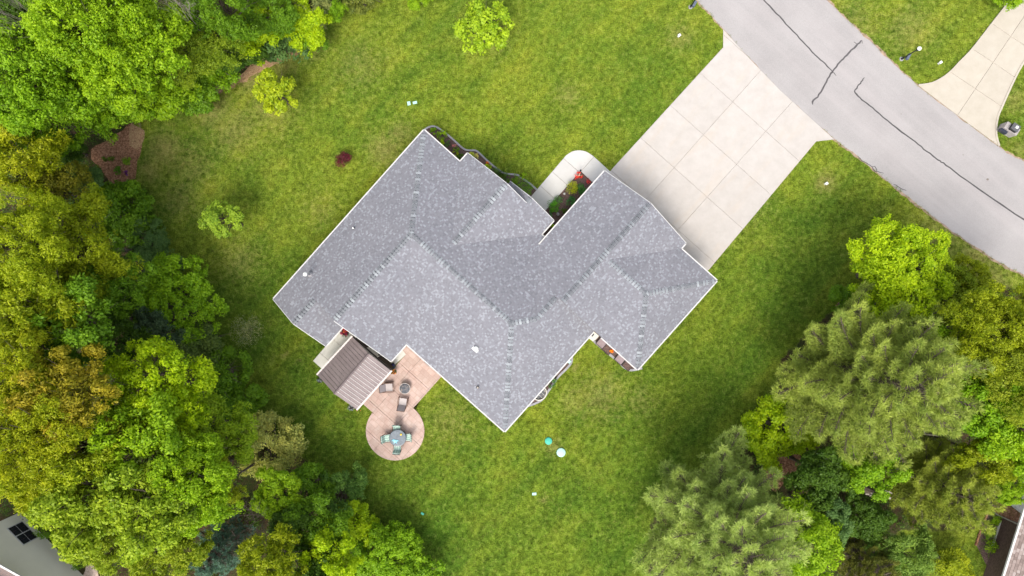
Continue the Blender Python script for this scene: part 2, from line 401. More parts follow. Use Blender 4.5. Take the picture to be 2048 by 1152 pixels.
def dist_poly(poly, x, y):
    d = np.full(x.shape, 1e9); n = len(poly)
    for i in range(n):
        ax, ay = poly[i]; bx, by = poly[(i + 1) % n]; dx, dy = bx - ax, by - ay
        t = np.clip(((x - ax) * dx + (y - ay) * dy) / (dx * dx + dy * dy + 1e-9), 0, 1)
        d = np.minimum(d, np.hypot(x - ax - t * dx, y - ay - t * dy))
    return np.where(inside(poly, x, y), d, -d)
DRYP = [(330, 300, 40, .9), (300, 340, 30, .8), (420, 215, 45, .8), (500, 150, 40, .9), (560, 120, 40, .8), (620, 90, 40, .6), (470, 260, 60, .6), (540, 220, 60, .5), (380, 330, 60, .5), (360, 400, 50, .5),
        (770, 300, 40, .75), (800, 270, 35, .6), (480, 520, 50, .5), (1650, 365, 22, 1.0), (1135, 190, 30, .5), (1360, 75, 30, .6), (1105, 892, 16, .9), (1090, 1000, 10, .7), (720, 130, 60, .4),
        (1950, 520, 50, .8), (1880, 470, 60, .6), (1960, 500, 40, .7), (1980, 570, 50, .8), (2030, 200, 30, .6), (2040, 300, 30, .5), (1200, 790, 60, .55), (1150, 800, 40, .5), (1280, 800, 40, .4), (640, 420, 40, .4), (900, 840, 60, .4),
        (548, 717, 6, 1), (568, 711, 6, .9), (601, 722, 5, 1), (1150, 735, 6, .9), (1240, 330, 8, .8), (1290, 620, 10, .5), (990, 80, 30, .5), (1500, 420, 60, .25), (1700, 60, 80, .45), (1820, 60, 60, .5)]
DEEPGREENP = [(1400, 780, 200, .75), (1350, 900, 180, .9), (1520, 600, 120, .8), (1600, 500, 90, .6), (520, 560, 110, .8), (480, 700, 90, 1), (600, 760, 70, .9), (700, 960, 140, .8), (850, 1080, 150, .9), (1100, 1080, 200, .6), (1250, 1080, 150, .8), (1380, 330, 60, .2), (1290, 260, 50, .5), (1050, 250, 60, .2), (420, 600, 90, .9), (560, 860, 90, 1), (1250, 640, 60, .5), (660, 110, 60, .2), (1680, 400, 50, .4), (1450, 560, 80, .6), (300, 450, 60, .7)]  # spots where the grass colour is multiplied to a darker green
def field(lst, x, y):
    r = np.zeros(x.shape)
    for a, c, rad, s in lst:
        wx, wy = P2(a, c); rr = rad * CAM_H / FPX
        r = np.maximum(r, (.66 if lst is DRYP else 1) * s * np.exp(-((x - wx) ** 2 + (y - wy) ** 2) / (2 * (rr * .62) ** 2)))
    return r
def litter(x, y):
    d = np.maximum(dist_poly(FOREST_L, x, y), dist_poly(FOREST_R, x, y))
    return np.clip(0.5 + d / 1.4, 0, 1)

# ------------------------------------------------------------------ the ground: one sheet, fine in the middle
def grid_axis(a, fine):
    ax = list(np.arange(-a, a + fine / 2, fine)); s = fine; v = a
    right = []
    while v < 420:
        s *= 1.35; v += s; right.append(v)
    return np.array([-q for q in right[::-1]] + ax + right)
gx = grid_axis(45, 0.45); gy = grid_axis(30, 0.45)
X, Y = np.meshgrid(gx, gy); nx, ny = len(gx), len(gy)
me = bpy.data.meshes.new("lawn")
vv = np.stack([X.ravel(), Y.ravel(), np.zeros(nx * ny)], 1)
ii = np.arange(nx * ny).reshape(ny, nx)
fq = np.stack([ii[:-1, :-1].ravel(), ii[:-1, 1:].ravel(), ii[1:, 1:].ravel(), ii[1:, :-1].ravel()], 1)
def np_mesh(me, verts, faces, k):
    me.vertices.add(len(verts)); me.vertices.foreach_set("co", np.asarray(verts, np.float32).ravel())
    me.loops.add(faces.size); me.loops.foreach_set("vertex_index", faces.astype(np.int32).ravel())
    me.polygons.add(len(faces)); me.polygons.foreach_set("loop_start", np.arange(0, faces.size, k, dtype=np.int32))
    me.polygons.foreach_set("loop_total", np.full(len(faces), k, np.int32))
    me.update(calc_edges=True)
np_mesh(me, vv, fq, 4)
for nm, arr in (("dry", field(DRYP, X, Y)), ("lush", field(DEEPGREENP, X, Y)), ("litter", litter(X, Y))):
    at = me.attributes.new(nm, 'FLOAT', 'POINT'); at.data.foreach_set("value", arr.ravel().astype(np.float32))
me.materials.append(M['lawn'])
ground = bpy.data.objects.new("lawn", me); COL.objects.link(ground)
tag(ground, "mown green lawn with dry yellow patches round the house", kind='structure')

# grass tufts (stuff): real blades scattered on the lawn
NT = 170000
tx = NR.uniform(-39, 39, NT); ty = NR.uniform(-23, 23, NT)
keep = litter(tx, ty) < 0.45
for po in excl: keep &= ~inside(po, tx, ty)
tx, ty = tx[keep], ty[keep]
me = bpy.data.meshes.new("grass_tufts"); me.vertices.add(len(tx))
me.vertices.foreach_set("co", np.stack([tx, ty, np.zeros(len(tx))], 1).astype(np.float32).ravel())
for nm, arr in (("dry", field(DRYP, tx, ty)), ("lush", field(DEEPGREENP, tx, ty))):
    at = me.attributes.new(nm, 'FLOAT', 'POINT'); at.data.foreach_set("value", arr.astype(np.float32))
grass = bpy.data.objects.new("grass", me); COL.objects.link(grass)
tag(grass, "short grass blades growing all over the lawn", "grass", kind='stuff')
gt = G()
for i in range(16):
    a = R.uniform(0, 6.28); r0 = R.uniform(0, .10); hgt = R.uniform(.035, .075); lean = R.uniform(.02, .07); wd = R.uniform(.006, .011)
    bx, by = r0 * math.cos(a), r0 * math.sin(a); a2 = a + R.uniform(-1, 1); ex, ey = math.cos(a2), math.sin(a2)
    gt.add([(bx - ey * wd, by + ex * wd, 0), (bx + ey * wd, by - ex * wd, 0), (bx + ex * lean, by + ey * lean, hgt)], [(0, 1, 2)])
tuft_me = bpy.data.meshes.new("grass_tuft"); tuft_me.from_pydata(gt.v, [], gt.f); tuft_me.materials.append(M['blade'])
tuft = bpy.data.objects.new("grass_tuft", tuft_me)      # used only by the node tree of the grass
ng = bpy.data.node_groups.new("scatter_grass", 'GeometryNodeTree')
ng.interface.new_socket("Geometry", in_out='INPUT', socket_type='NodeSocketGeometry')
ng.interface.new_socket("Geometry", in_out='OUTPUT', socket_type='NodeSocketGeometry')
gi = ng.nodes.new("NodeGroupInput"); go = ng.nodes.new("NodeGroupOutput")
iop = ng.nodes.new("GeometryNodeInstanceOnPoints"); oi = ng.nodes.new("GeometryNodeObjectInfo"); oi.inputs["Object"].default_value = tuft
oi.inputs["As Instance"].default_value = True
rv = ng.nodes.new("FunctionNodeRandomValue"); rv.data_type = 'FLOAT_VECTOR'; rv.inputs[0].default_value = (-.15, -.15, 0); rv.inputs[1].default_value = (.15, .15, 6.28)
rs = ng.nodes.new("FunctionNodeRandomValue"); rs.data_type = 'FLOAT'; rs.inputs[2].default_value = .7; rs.inputs[3].default_value = 1.5
ng.links.new(gi.outputs[0], iop.inputs["Points"]); ng.links.new(oi.outputs["Geometry"], iop.inputs["Instance"])
ng.links.new(rv.outputs[0], iop.inputs["Rotation"]); ng.links.new(rs.outputs[1], iop.inputs["Scale"]); ng.links.new(iop.outputs[0], go.inputs[0])
md = grass.modifiers.new("scatter", 'NODES'); md.node_group = ng

# ------------------------------------------------------------------ road
def jitter(poly, amt, step=0.35):
    out = []
    n = len(poly)
    for i in range(n):
        a = Vector(poly[i]); c = Vector(poly[(i + 1) % n]); L = (c - a).length; k = max(1, int(L / step)) if L < 12 else 1
        d = (c - a); nn = Vector((-d.y, d.x)).normalized() if L > 0 else Vector((0, 0))
        for j in range(k):
            q = a + d * (j / k); m = mnoise.noise((q.x * 1.7, q.y * 1.7, 0)) + .6 * mnoise.noise((q.x * 5, q.y * 5, 3))
            out.append(tuple(q + nn * amt * m))
    return out
rj = jitter(ROAD, 0.09)
road = mk("road", [(x, y, 0.014) for x, y in rj], [tuple(range(len(rj)))], M['road']); tag(road, "curving pale grey asphalt road", kind='structure')
re_ = mk("road_edge", [(x, y, 0.008) for x, y in jitter(ROAD, 0.16)], [tuple(range(len(rj)))], M['road_edge'])
# widen the crumbled edge a little about the road
for v_ in re_.data.vertices: pass
gg = G()
for side in (road_left, road_right):
    ln_ = [P2(*q) for q in smooth_line(side, 10)]
    ribbon(ln_, .3, 0.0, 0.009, gg, wfun=lambda i: .26 + .16 * math.sin(i * 1.7) * math.cos(i * .61) + .1 * math.sin(i * .23))
bpy.data.objects.remove(re_)
o = gg.build("road_edge", M['road_edge'], road); 
cracks = [[(1480, -60), (1503, -28), (1527, 0), (1552, 26), (1580, 56), (1605, 83), (1630, 110), (1650, 128), (1665, 143)],
          [(1723, 81), (1712, 92), (1693, 110), (1679, 125), (1665, 143), (1652, 164), (1638, 189), (1626, 202), (1624, 209)],
          [(1708, 84), (1714, 89)], [(1724, 81), (1724, 87)], [(1660, 146), (1668, 146), (1672, 152)],
          [(1729, 155), (1720, 167), (1711, 178), (1710, 186), (1723, 199), (1741, 213), (1759, 228), (1793, 256), (1829, 283), (1854, 303), (1876, 320), (1892, 330), (1933, 361), (1989, 400), (2048, 439), (2150, 500)],
          [(1715, 313), (1726, 323), (1735, 327), (1744, 334), (1748, 341), (1757, 344), (1767, 347)], [(1744, 333), (1750, 334), (1753, 341), (1751, 343)],
          [(1787, 368), (1793, 371), (1800, 376), (1812, 381)]]
for ci, cr in enumerate(cracks):
    big = 1.0 if ci in (0, 1, 5) else 0.55
    ln_ = [P2(a + mnoise.noise((a * .2, c * .2, ci)) * 1.6, c + mnoise.noise((a * .2, c * .2, ci + 9)) * 1.6) for a, c in smooth_line(cr, 4)]
    n = len(ln_)
    ribbon(ln_, .1, 0.012, 0.020, None, wfun=lambda i: big * (.085 + .05 * abs(mnoise.noise((i * .33, ci, 0)))) * (0.35 + .65 * min(1, (i + 1) / 4, (n - i) / 4)) * (1.25 if ci == 1 else 1)).build("crack_seal", M['tar'], road)
g = G()
for (a, c, r_) in ((1975, 359, 4), (1926, 310, 1.6), (1802, 228, 1.5)):
    x, y = P2(a, c); g.prism([(x + r_ * .022 * math.cos(t) * (1 + .3 * math.sin(3 * t)), y + r_ * .02 * math.sin(t)) for t in np.linspace(0, 6.28, 9)[:-1]], 0.012, 0.018)
o = g.build("oil_stain", plain("oil_stain", (0.17, 0.14, 0.12), 0.8, 0.3, 9), road); o['kind'] = 'stuff'

# ------------------------------------------------------------------ slabs of concrete
def slabs(parent, outline, org, ang, us, vs, z0, z1, mat, gap=0.012, name="concrete_slab"):
    """cut OUTLINE into slabs along a rotated grid"""
    ca, sa = math.cos(ang), math.sin(ang)
    def w(a, c): return (org[0] + a * ca - c * sa, org[1] + a * sa + c * ca)
    for i in range(len(us) - 1):
        for j in range(len(vs) - 1):
            q = [w(us[i] + gap, vs[j] + gap), w(us[i + 1] - gap, vs[j] + gap), w(us[i + 1] - gap, vs[j + 1] - gap), w(us[i] + gap, vs[j + 1] - gap)]
            if area(q) < 0: q = q[::-1]
            pc = clip(outline, q)
            # remove doubled points
            cl = [pc[k] for k in range(len(pc)) if math.hypot(pc[k][0] - pc[k - 1][0], pc[k][1] - pc[k - 1][1]) > 1e-4]
            if len(cl) < 3 or abs(area(cl)) < 0.03: continue
            cx = sum(p_[0] for p_ in cl) / len(cl); cy = sum(p_[1] for p_ in cl) / len(cl)
            ins = [(x + (cx - x) * .006, y + (cy - y) * .006) for x, y in cl]
            g = G(); n = len(cl)
            if area(cl) < 0: cl = cl[::-1]; ins = ins[::-1]
            vs_ = [(x, y, z0) for x, y in cl] + [(x, y, z1 - .008) for x, y in cl] + [(x, y, z1) for x, y in ins]
            g.add(vs_, [tuple(range(2 * n, 3 * n))] + [(k, (k + 1) % n, n + (k + 1) % n, n + k) for k in range(n)] + [(n + k, n + (k + 1) % n, 2 * n + (k + 1) % n, 2 * n + k) for k in range(n)])
            g.build(name, mat, parent)
def sheet(name, poly, z, mat, parent=None, kind=None, label=None):
    if area(poly) < 0: poly = poly[::-1]
    o = mk(name, [(x, y, z) for x, y in poly], [tuple(range(len(poly)))], mat, parent)
    return tag(o, label, kind=kind)

A_ANG = math.atan2(0.747, 0.665)       # direction up-right
k0 = CAM_H / FPX
drv = empty("driveway", (*P2(1420, 330), 0), "wide pale concrete driveway between the garage and the road"); drv['kind'] = 'structure'
sheet("slab_bed", DRIVE, 0.022, M['joint'], drv)
# u grid (along A) and v grid (across); local frame x=A, y=-B
us = [q * k0 for q in (120, 219, 307, 395, 483, 571, 659, 800)]
vs = [-q * k0 for q in (300, 170.5, 82, -60)]
slabs(drv, DRIVE, (0, 0), A_ANG, us, vs, 0.0, 0.055, M['drive'], 0.008)
wk = empty("walkway", (*P2(1140, 350), 0), "white concrete front walkway rounded at its outer corner"); wk['kind'] = 'structure'
sheet("slab_bed", WALK, 0.024, M['joint'], wk)
us = [q * k0 for q in (90, 178, 215, 250, 286, 420)]
vs = [-q * k0 for q in (260, -62, -200)]
slabs(wk, WALK, (0, 0), A_ANG, [q * k0 for q in (90, 190, 227, 262, 420)], [q * k0 for q in (0, 52, 140)], 0.0, 0.062, M['walk'])
slabs(wk, WALK, (0, 0), A_ANG, [q * k0 for q in (90, 286, 420)], [-q * k0 for q in (200, 60, 0)], 0.0, 0.062, M['walk'])
nd = empty("neighbour_driveway", (*P2(1960, 150), 0), "cream concrete driveway flaring onto the road at the top right"); nd['kind'] = 'structure'
sheet("slab_bed", NDRIVE, 0.023, M['joint'], nd)
N_ANG = math.atan2(55, 37)
o_ = P2(1949.7, 177.8)
L1 = math.hypot(36, 52) * k0
slabs(nd, NDRIVE, o_, N_ANG, [-6, 0, L1, 2 * L1, 3 * L1, 4 * L1, 9 * L1], [-4, 0, 5], 0.0, 0.058, M['ndrive'], 0.014)
for side in ([(1836, 171), (1862, 167), (1884, 156), (1901, 143), (1918, 125), (1943, 99), (1982, 49), (2015, 6), (2060, -60)], [(2100, 40), (2048, 122), (2029, 156), (2004, 211), (1994, 236), (1991, 267), (1997, 292)]):
    ribbon([P2(*q) for q in smooth_line(side, 5)], 0.13, 0.0, 0.10, None).build("kerb", M['ndrive'], nd)
pt = empty("patio", (*P2(800, 790), 0), "pink stamped concrete patio with a round end"); pt['kind'] = 'structure'
sheet("slab_bed", PATIO, 0.024, M['joint'], pt)
slabs(pt, PATIO, P2(755, 815), A_ANG, [q * k0 for q in (-150, -96, -48, 0, 48, 96, 150, 220)], [q * k0 for q in (-190, -105, -52, 0, 55, 130)], 0.0, 0.07, M['stamped'], 0.008, "stamped_slab")
pad = empty("patio_pad", (*P2(690, 715), 0), "plain pale concrete pad beside the gazebo"); pad['kind'] = 'structure'
sheet("slab_bed", PAD, 0.020, M['joint'], pad)
slabs(pad, PAD, P2(690, 648), A_ANG, [q * k0 for q in (-160, -76, -38, 0, 160)], [q * k0 for q in (-200, -85, 60)], 0.0, 0.064, M['pad'], 0.01)
sheet("mulch_bed", BED_A, 0.03, M['mulch'], kind='structure', label="narrow brown mulch bed along the front of the house")
sheet("mulch_bed", BED_B, 0.03, M['mulch'], kind='structure', label="brown mulch bed between the walkway and the garage")
sheet("mulch_bed", BED_C, 0.03, M['mulch'], kind='structure', label="curved mulch bed at the lower right side of the house")
sheet("mulch_bed", BED_D, 0.03, M['mulch'], kind='structure', label="narrow brown bed in the corner behind the garage")
sheet("mulch_bed", jitter(REDBED, .25), 0.012, M['redmulch'], kind='structure', label="reddish wood chip bed at the edge of the left wood")
for q, lab in (([(262, 247), (292, 262), (284, 285), (276, 300), (262, 290), (255, 262)], "strip of dead straw beside the red mulch bed"),
          ([(400, 195), (450, 160), (520, 120), (560, 108), (575, 115), (500, 155), (440, 185)], "bare dry earth along the edge of the upper left wood"),
          ([(575, 108), (600, 96), (640, 70), (652, 72), (610, 104)], "thin dry streak below the top wood"),
          ):
    sheet("bare_ground", jitter(px(q), .35, .3), 0.018, M['straw'], kind='structure', label=lab)
for q, lab in (([(1345, 958), (1365, 945), (1385, 962), (1370, 985), (1350, 980)], "small red mulch ring under the lower pine"),
          ([(1540, 900), (1600, 905), (1605, 935), (1550, 985), (1530, 950)], "red mulch patch between the lower pine and the bright tree"),
          ([(1670, 610), (1710, 575), (1725, 590), (1700, 640), (1670, 640)], "red mulch showing above the big pine")):
    sheet("mulch_bed", jitter(px(q), .25, .3), 0.016, M['redmulch'], kind='structure', label=lab)
for ln_, w_, nm, lab in (([(847, 262), (857, 255), (870, 253.5), (888, 264), (907, 280), (926, 297), (937, 301), (949, 301), (957, 305), (974, 321), (993, 337), (1010, 347), (1034, 350), (1041, 355), (1058, 366), (1074, 380)], .12, "garden_edging", "grey concrete edging along the front flower bed"),
                    ([(1143, 705), (1143, 723), (1134, 736), (1116, 754), (1099, 778), (1087, 796), (1074, 805), (1052, 813)], .15, "garden_edging", "grey concrete edging round the curved bed at the lower right"),
                    ([(1187, 682), (1206, 698), (1228, 716), (1239, 726), (1252, 737), (1264, 740), (1284, 736)], .16, "garden_edging", "grey concrete edging of the bed behind the garage")):
    o = ribbon([P2(*q) for q in smooth_line(ln_, 5)], w_, 0.0, 0.09).build(nm, M['kerb']); tag(o, lab, "edging")

# ------------------------------------------------------------------ the house
ZE, ZG = 2.9, 3.2                      # eave heights: main, garage
ZR, ZFG, ZGR, Z3 = 5.4, 4.9, 5.1, 4.9  # ridges
uR, vR = -1.7, -7.1
aL = (ZR - ZE) / (11.49 - 7.1); aLR = (ZR - ZE) / (7.1 - 2.8); aNE = (ZR - ZE) / 5.7; aSW = (ZR - ZE) / 5.84; aSE = (ZR - ZE) / (6.05 - 1.485)
mGN = (ZGR - ZG) / 3.58; mGS = (ZGR - ZG) / 3.67; mFG = (ZFG - ZE) / 3.52; mFR = (ZFG - ZE) / 3.8
zL = lambda v, u: ZE + aL * (v + 11.49)
zLR = lambda v, u: ZE + aLR * (-2.8 - v)
zNE = lambda v, u: ZE + aNE * (4.0 - u)
zSW = lambda v, u: ZE + aSW * (u + 7.54)
zSE = lambda v, u: ZE + aSE * (6.05 - v)
zGN = lambda v, u: ZG + mGN * (v + .57)
zGS = lambda v, u: ZG + mGS * (6.68 - v)
z3W = lambda v, u: ZG + (Z3 - ZG) / 3.97 * (u - 1.5)
z3N = lambda v, u: ZG + (Z3 - ZG) / 4.0 * (9.47 - u)
z3E = lambda v, u: ZG + (Z3 - ZG) / 3.19 * (9.9 - v)
zFL = lambda v, u: ZE + mFG * (v + 8.25)
zFR = lambda v, u: ZE + mFR * (-.93 - v)
vExt = -9.14; zExtR = zL(vExt, 0)
zXR = lambda v, u: ZE + (zExtR - ZE) / (-6.76 - vExt) * (-6.76 - v)
zEnt3 = zFR(-3.0, 0)
zEL = lambda v, u: zEnt3 + .56 * (v + 3.0)
vV = (ZE + aSE * 6.05 - ZG - mGN * .57) / (mGN + aSE); zV = zSE(vV, 0); uV = 4.0 - (zV - ZE) / aNE
uI = 4.0 - (ZG - ZE) / aNE
uF = 4.0 - (ZFG - ZE) / aNE
v3 = 6.68 - (Z3 - ZG) / mGS
FACES = [
    (zL, [(-11.49, -11.25), (vExt, -11.25), (vExt, -9.1), (vR, -9.1), (vR, uR), (-11.49, 4.0)]),
    (zXR, [(vExt, -11.25), (-6.76, -11.25), (-6.76, -9.02), (vExt, -9.02)]),
    (zLR, [(vR, -9.1), (-2.8, -9.1), (-2.8, -7.54), (vR, uR)]),
    (zSW, [(-2.8, -7.54), (6.05, -7.54), (1.485, uR), (vR, uR)]),
    (zNE, [(-11.49, 4.0), (vR, uR), (1.485, uR), (vV, uV), (-.57, uI), (-.57, 4.0), (-.93, 4.0), (-4.73, uF), (-8.25, 4.0)]),
    (zSE, [(6.05, -7.54), (6.05, 1.56), (vV, 1.56), (vV, uV), (1.485, uR)]),
    (zGN, [(3.01, 1.5), (3.01, 9.97), (-.57, 9.97), (-.57, uI), (vV, uV), (vV, 1.5)]),
    (zGS, [(3.01, 1.5), (6.68, 1.5), (v3, 5.47), (6.68, 9.47), (6.68, 9.97), (3.01, 9.97)]),
    (z3W, [(6.68, 1.5), (9.9, 1.5), (6.71, 5.47), (v3, 5.47)]),
    (z3N, [(6.68, 9.47), (v3, 5.47), (6.71, 5.47), (9.9, 9.47)]),
    (z3E, [(9.9, 1.5), (9.9, 9.47), (6.71, 5.47)]),
    (zFL, [(-8.25, 4.0), (-4.73, uF), (-4.73, 4.8), (-8.25, 4.8)]),
    (zFR, [(-4.73, uF), (-.93, 4.0), (-.93, 5.27), (-3.0, 5.27), (-3.0, 4.8), (-4.73, 4.8)]),
    (zEL, [(-3.0, 4.8), (-3.0, 5.27), (-4.85, 5.27), (-4.85, 4.8)]),
]
house = empty("house", (0, 0, 0), "large grey shingled hip roof house in the middle of the lawn", "house")
hx, hy = VU(-1, -1); house.location = (hx, hy, 0)
deck = G()
for zf, poly in FACES:
    if area(poly) > 0: poly = poly[::-1]      # VU keeps handedness mirrored: make faces look up
    n = len(poly)
    top = [VUZ(v, u, zf(v, u)) for v, u in poly]; bot = [(x, y, z - .17) for x, y, z in top]
    a2 = sum(top[i][0] * top[(i + 1) % n][1] - top[(i + 1) % n][0] * top[i][1] for i in range(n))
    if a2 < 0: top = top[::-1]; bot = bot[::-1]
    deck.add(top + bot, [tuple(range(n)), tuple(range(2 * n - 1, n - 1, -1))] + [(i, n + i, n + (i + 1) % n, (i + 1) % n) for i in range(n)])
roof = deck.build("roof", None, house)
roof.data.materials.append(M['gutter_in'])
# shingle tabs laid in courses on every roof plane
sv, sf, tones = [], [], []
EXPO = 0.125
for zf, poly in FACES:
    z0 = zf(0, 0); gv, gu = zf(1, 0) - z0, zf(0, 1) - z0; gl = math.hypot(gv, gu)
    up = (gv / gl, gu / gl); tn = (-up[1], up[0]); cs = 1 / math.sqrt(1 + gl * gl)
    step = EXPO * cs
    if area(poly) < 0: poly = poly[::-1]
    ss = [p_[0] * up[0] + p_[1] * up[1] for p_ in poly]; cc = [p_[0] * tn[0] + p_[1] * tn[1] for p_ in poly]
    s = min(ss); row = 0
    pa = np.array(poly)
    while s < max(ss):
        # extent of this course
        c = min(cc) - R.uniform(0, .25)
        band = clip(poly, [(up[0] * s + tn[0] * q, up[1] * s + tn[1] * q) for q in (min(cc) - 1, max(cc) + 1)] + [(up[0] * (s + step) + tn[0] * q, up[1] * (s + step) + tn[1] * q) for q in (max(cc) + 1, min(cc) - 1)]) if True else poly
        if not band or abs(area(band)) < 1e-5:
            band = clip(poly, ([(up[0] * s + tn[0] * q, up[1] * s + tn[1] * q) for q in (min(cc) - 1, max(cc) + 1)] + [(up[0] * (s + step) + tn[0] * q, up[1] * (s + step) + tn[1] * q) for q in (max(cc) + 1, min(cc) - 1)])[::-1])
        if not band: s += step; row += 1; continue
        bc = [p_[0] * tn[0] + p_[1] * tn[1] for p_ in band]; c = min(bc) - R.uniform(0, .2); cmax = max(bc)
        while c < cmax:
            wd = R.choice((.08, .10, .12, .15))
            rect = [(up[0] * a_ + tn[0] * b_, up[1] * a_ + tn[1] * b_) for a_, b_ in ((s, c), (s, c + wd), (s + step, c + wd), (s + step, c))]
            if area(rect) < 0: rect = rect[::-1]
            r_ = R.random()
            tone = (R.uniform(.72, 1.0) if r_ < .24 else R.uniform(.0, .22) if r_ < .42 else R.uniform(.25, .6))
            raised = .008 if tone < .25 else .016
            pc = clip(band, rect)
            if len(pc) >= 3 and abs(area(pc)) > 2e-4:
                base = len(sv); n = len(pc)
                ring = []
                for p_ in pc:
                    f_ = (p_[0] * up[0] + p_[1] * up[1] - s) / step
                    ring.append(VUZ(p_[0], p_[1], zf(*p_) + .005 + (raised + .006) * (1 - f_)))
                a2 = sum(ring[i][0] * ring[(i + 1) % n][1] - ring[(i + 1) % n][0] * ring[i][1] for i in range(n))
                if a2 < 0: ring = ring[::-1]
                sv += ring; sf.append(tuple(range(base, base + n))); tones.append(tone)
                if n == 4:
                    low = [(x, y, z - .02) for x, y, z in ring]; sv += low
                    for i in range(4):
                        j = (i + 1) % 4; sf.append((base + i, base + 4 + i, base + 4 + j, base + j)); tones.append(tone * .8)
            c += wd
        s += step; row += 1
o = mk("shingle_courses", sv, sf, M['shingle'], roof); o['kind'] = 'stuff'
at = o.data.attributes.new("tone", 'FLOAT', 'FACE'); at.data.foreach_set("value", np.array(tones, np.float32))

# ridge and hip caps, one object each
RIDGES = [((vR, uR), (-11.35, 3.82), zL, zNE), ((vR, uR), (vR, -9.05), zL, zLR), ((vR, uR), (1.485, uR), zNE, zSW),
          ((1.485, uR), (5.95, -7.4), zSE, zSW), ((1.485, uR), (vV, uV), zNE, zSE), ((vV, uV), (vV, 1.45), zGN, zSE),
          ((3.01, 1.55), (3.01, 9.9), zGN, zGS), ((v3 + .15, 5.47), (6.71, 5.47), z3W, z3N), ((6.71, 5.47), (9.82, 1.6), z3E, z3W), ((6.71, 5.47), (9.82, 9.37), z3E, z3N),
          ((-4.73, uF + .2), (-4.73, 4.75), zFL, zFR), ((vExt, -9.2), (vExt, -11.2), zL, zXR), ((-3.0, 4.85), (-3.0, 5.25), zEL, zFR)]
cap_pitch = 0.218; cap_n = 0; extra = G(); under = G()
for (a, c, f1, f2) in RIDGES:
    L = math.hypot(c[0] - a[0], c[1] - a[1]); d = ((c[0] - a[0]) / L, (c[1] - a[1]) / L); q = (-d[1], d[0])
    za, zc = max(min(f1(*a), f2(*a)), 0), min(f1(*c), f2(*c))
    slope = (zc - za) / L
    n = max(1, int(L / cap_pitch)); pitch = L / n
    # pick which plane is on which side
    W = .175
    zq1 = min(f1(a[0] + q[0] * W + d[0] * L * .5, a[1] + q[1] * W + d[1] * L * .5), f2(a[0] + q[0] * W + d[0] * L * .5, a[1] + q[1] * W + d[1] * L * .5))
    zq2 = min(f1(a[0] - q[0] * W + d[0] * L * .5, a[1] - q[1] * W + d[1] * L * .5), f2(a[0] - q[0] * W + d[0] * L * .5, a[1] - q[1] * W + d[1] * L * .5))
    zm = za + slope * L * .5
    dz1, dz2 = zq1 - zm, zq2 - zm
    def ring(t, lift, hang=0.0):
        out = []
        for off, dz in ((W, dz1), (W * .45, dz1 * .42), (0, 0.0), (-W * .45, dz2 * .42), (-W, dz2)):
            x, y = VU(d[0] * t + q[0] * off, d[1] * t + q[1] * off)
            out.append((x, y, slope * t + dz + lift))
        return out
    # each cap overlaps the one below: high front edge, low back edge
    down = 1 if slope < -0.01 else (1 if R.random() < .5 else -1)
    t0, t1 = (.0, pitch - .07)
    l0, l1 = (.016, .062) if down == 1 else (.062, .016)
    r0, r1 = ring(t0, l0), ring(t1, l1); rb0, rb1 = ring(t0, l0 - .025), ring(t1, l1 - .025)
    vs_ = r0 + r1 + rb0 + rb1
    fs = [(i, i + 5, i + 6, i + 1) for i in range(4)] + [(i, i + 1, i + 11, i + 10) for i in range(4)] + [(i + 5, i + 15, i + 16, i + 6) for i in range(4)]
    fs += [(0, 10, 15, 5), (4, 9, 19, 14)]
    cm = bpy.data.meshes.new("ridge_cap"); cm.from_pydata(vs_, [], fs); cm.materials.append(M['cap']); cm.update()
    u0, u1 = ring(0, .010), ring(L, .010); under.add([(vx + VU(*a)[0], vy + VU(*a)[1], vz + za) for vx, vy, vz in u0 + u1], [(i, i + 5, i + 6, i + 1) for i in range(4)])
    for k in range(n):
        t = k * pitch; x, y = VU(a[0] + d[0] * t, a[1] + d[1] * t); z = za + slope * t
        cap_n += 1
        if cap_n <= 300: inst("ridge_cap", cm, roof, (x - hx, y - hy, z))
        else: extra.add([(vx + x, vy + y, vz + z) for vx, vy, vz in vs_], fs)
under.build('ridge_underlay', plain('dark_shingle_underlay', (.045, .048, .054), .95, .1, 9), roof)  # dark strip painting the shadow line between overlapping caps
if extra.v:
    o = extra.build("ridge_caps", M['cap'], roof); o['kind'] = 'stuff'

# gutters along the eaves, white rake boards up the gables
def beam_vu(pa, pb, za, zb, wd, ht, name, mat, parent, off=0.0):
    a = Vector(VUZ(pa[0], pa[1], za)); c = Vector(VUZ(pb[0], pb[1], zb)); d = (c - a); L = d.length; d.normalize()
    side = d.cross(Vector((0, 0, 1))).normalized(); upv = side.cross(d)
    m = Matrix((d, side, upv)).transposed()
    g = G(); g.box((a + c) / 2 + side * off, (L, wd, ht), M4=m); return g.build(name, mat, parent)
def gutter(pa, pb, z):
    a = Vector(VUZ(pa[0], pa[1], z)); c = Vector(VUZ(pb[0], pb[1], z)); d = (c - a).normalized(); out = d.cross(Vector((0, 0, 1)))
    prof = [(0, .0), (0, -.12), (.06, -.12), (.075, -.0), (.055, .0), (.05, -.025), (.018, -.025), (.015, 0)]
    g = G()
    ra = [a + out * (p_[0] + .004) + Vector((0, 0, p_[1])) for p_ in prof]; rb = [c + out * (p_[0] + .004) + Vector((0, 0, p_[1])) for p_ in prof]
    n = len(prof)
    g.add(ra + rb, [(i, (i + 1) % n, n + (i + 1) % n, n + i) for i in range(n)] + [tuple(range(n - 1, -1, -1)), tuple(range(n, 2 * n))])
    return g.build("gutter", M['white'], house)
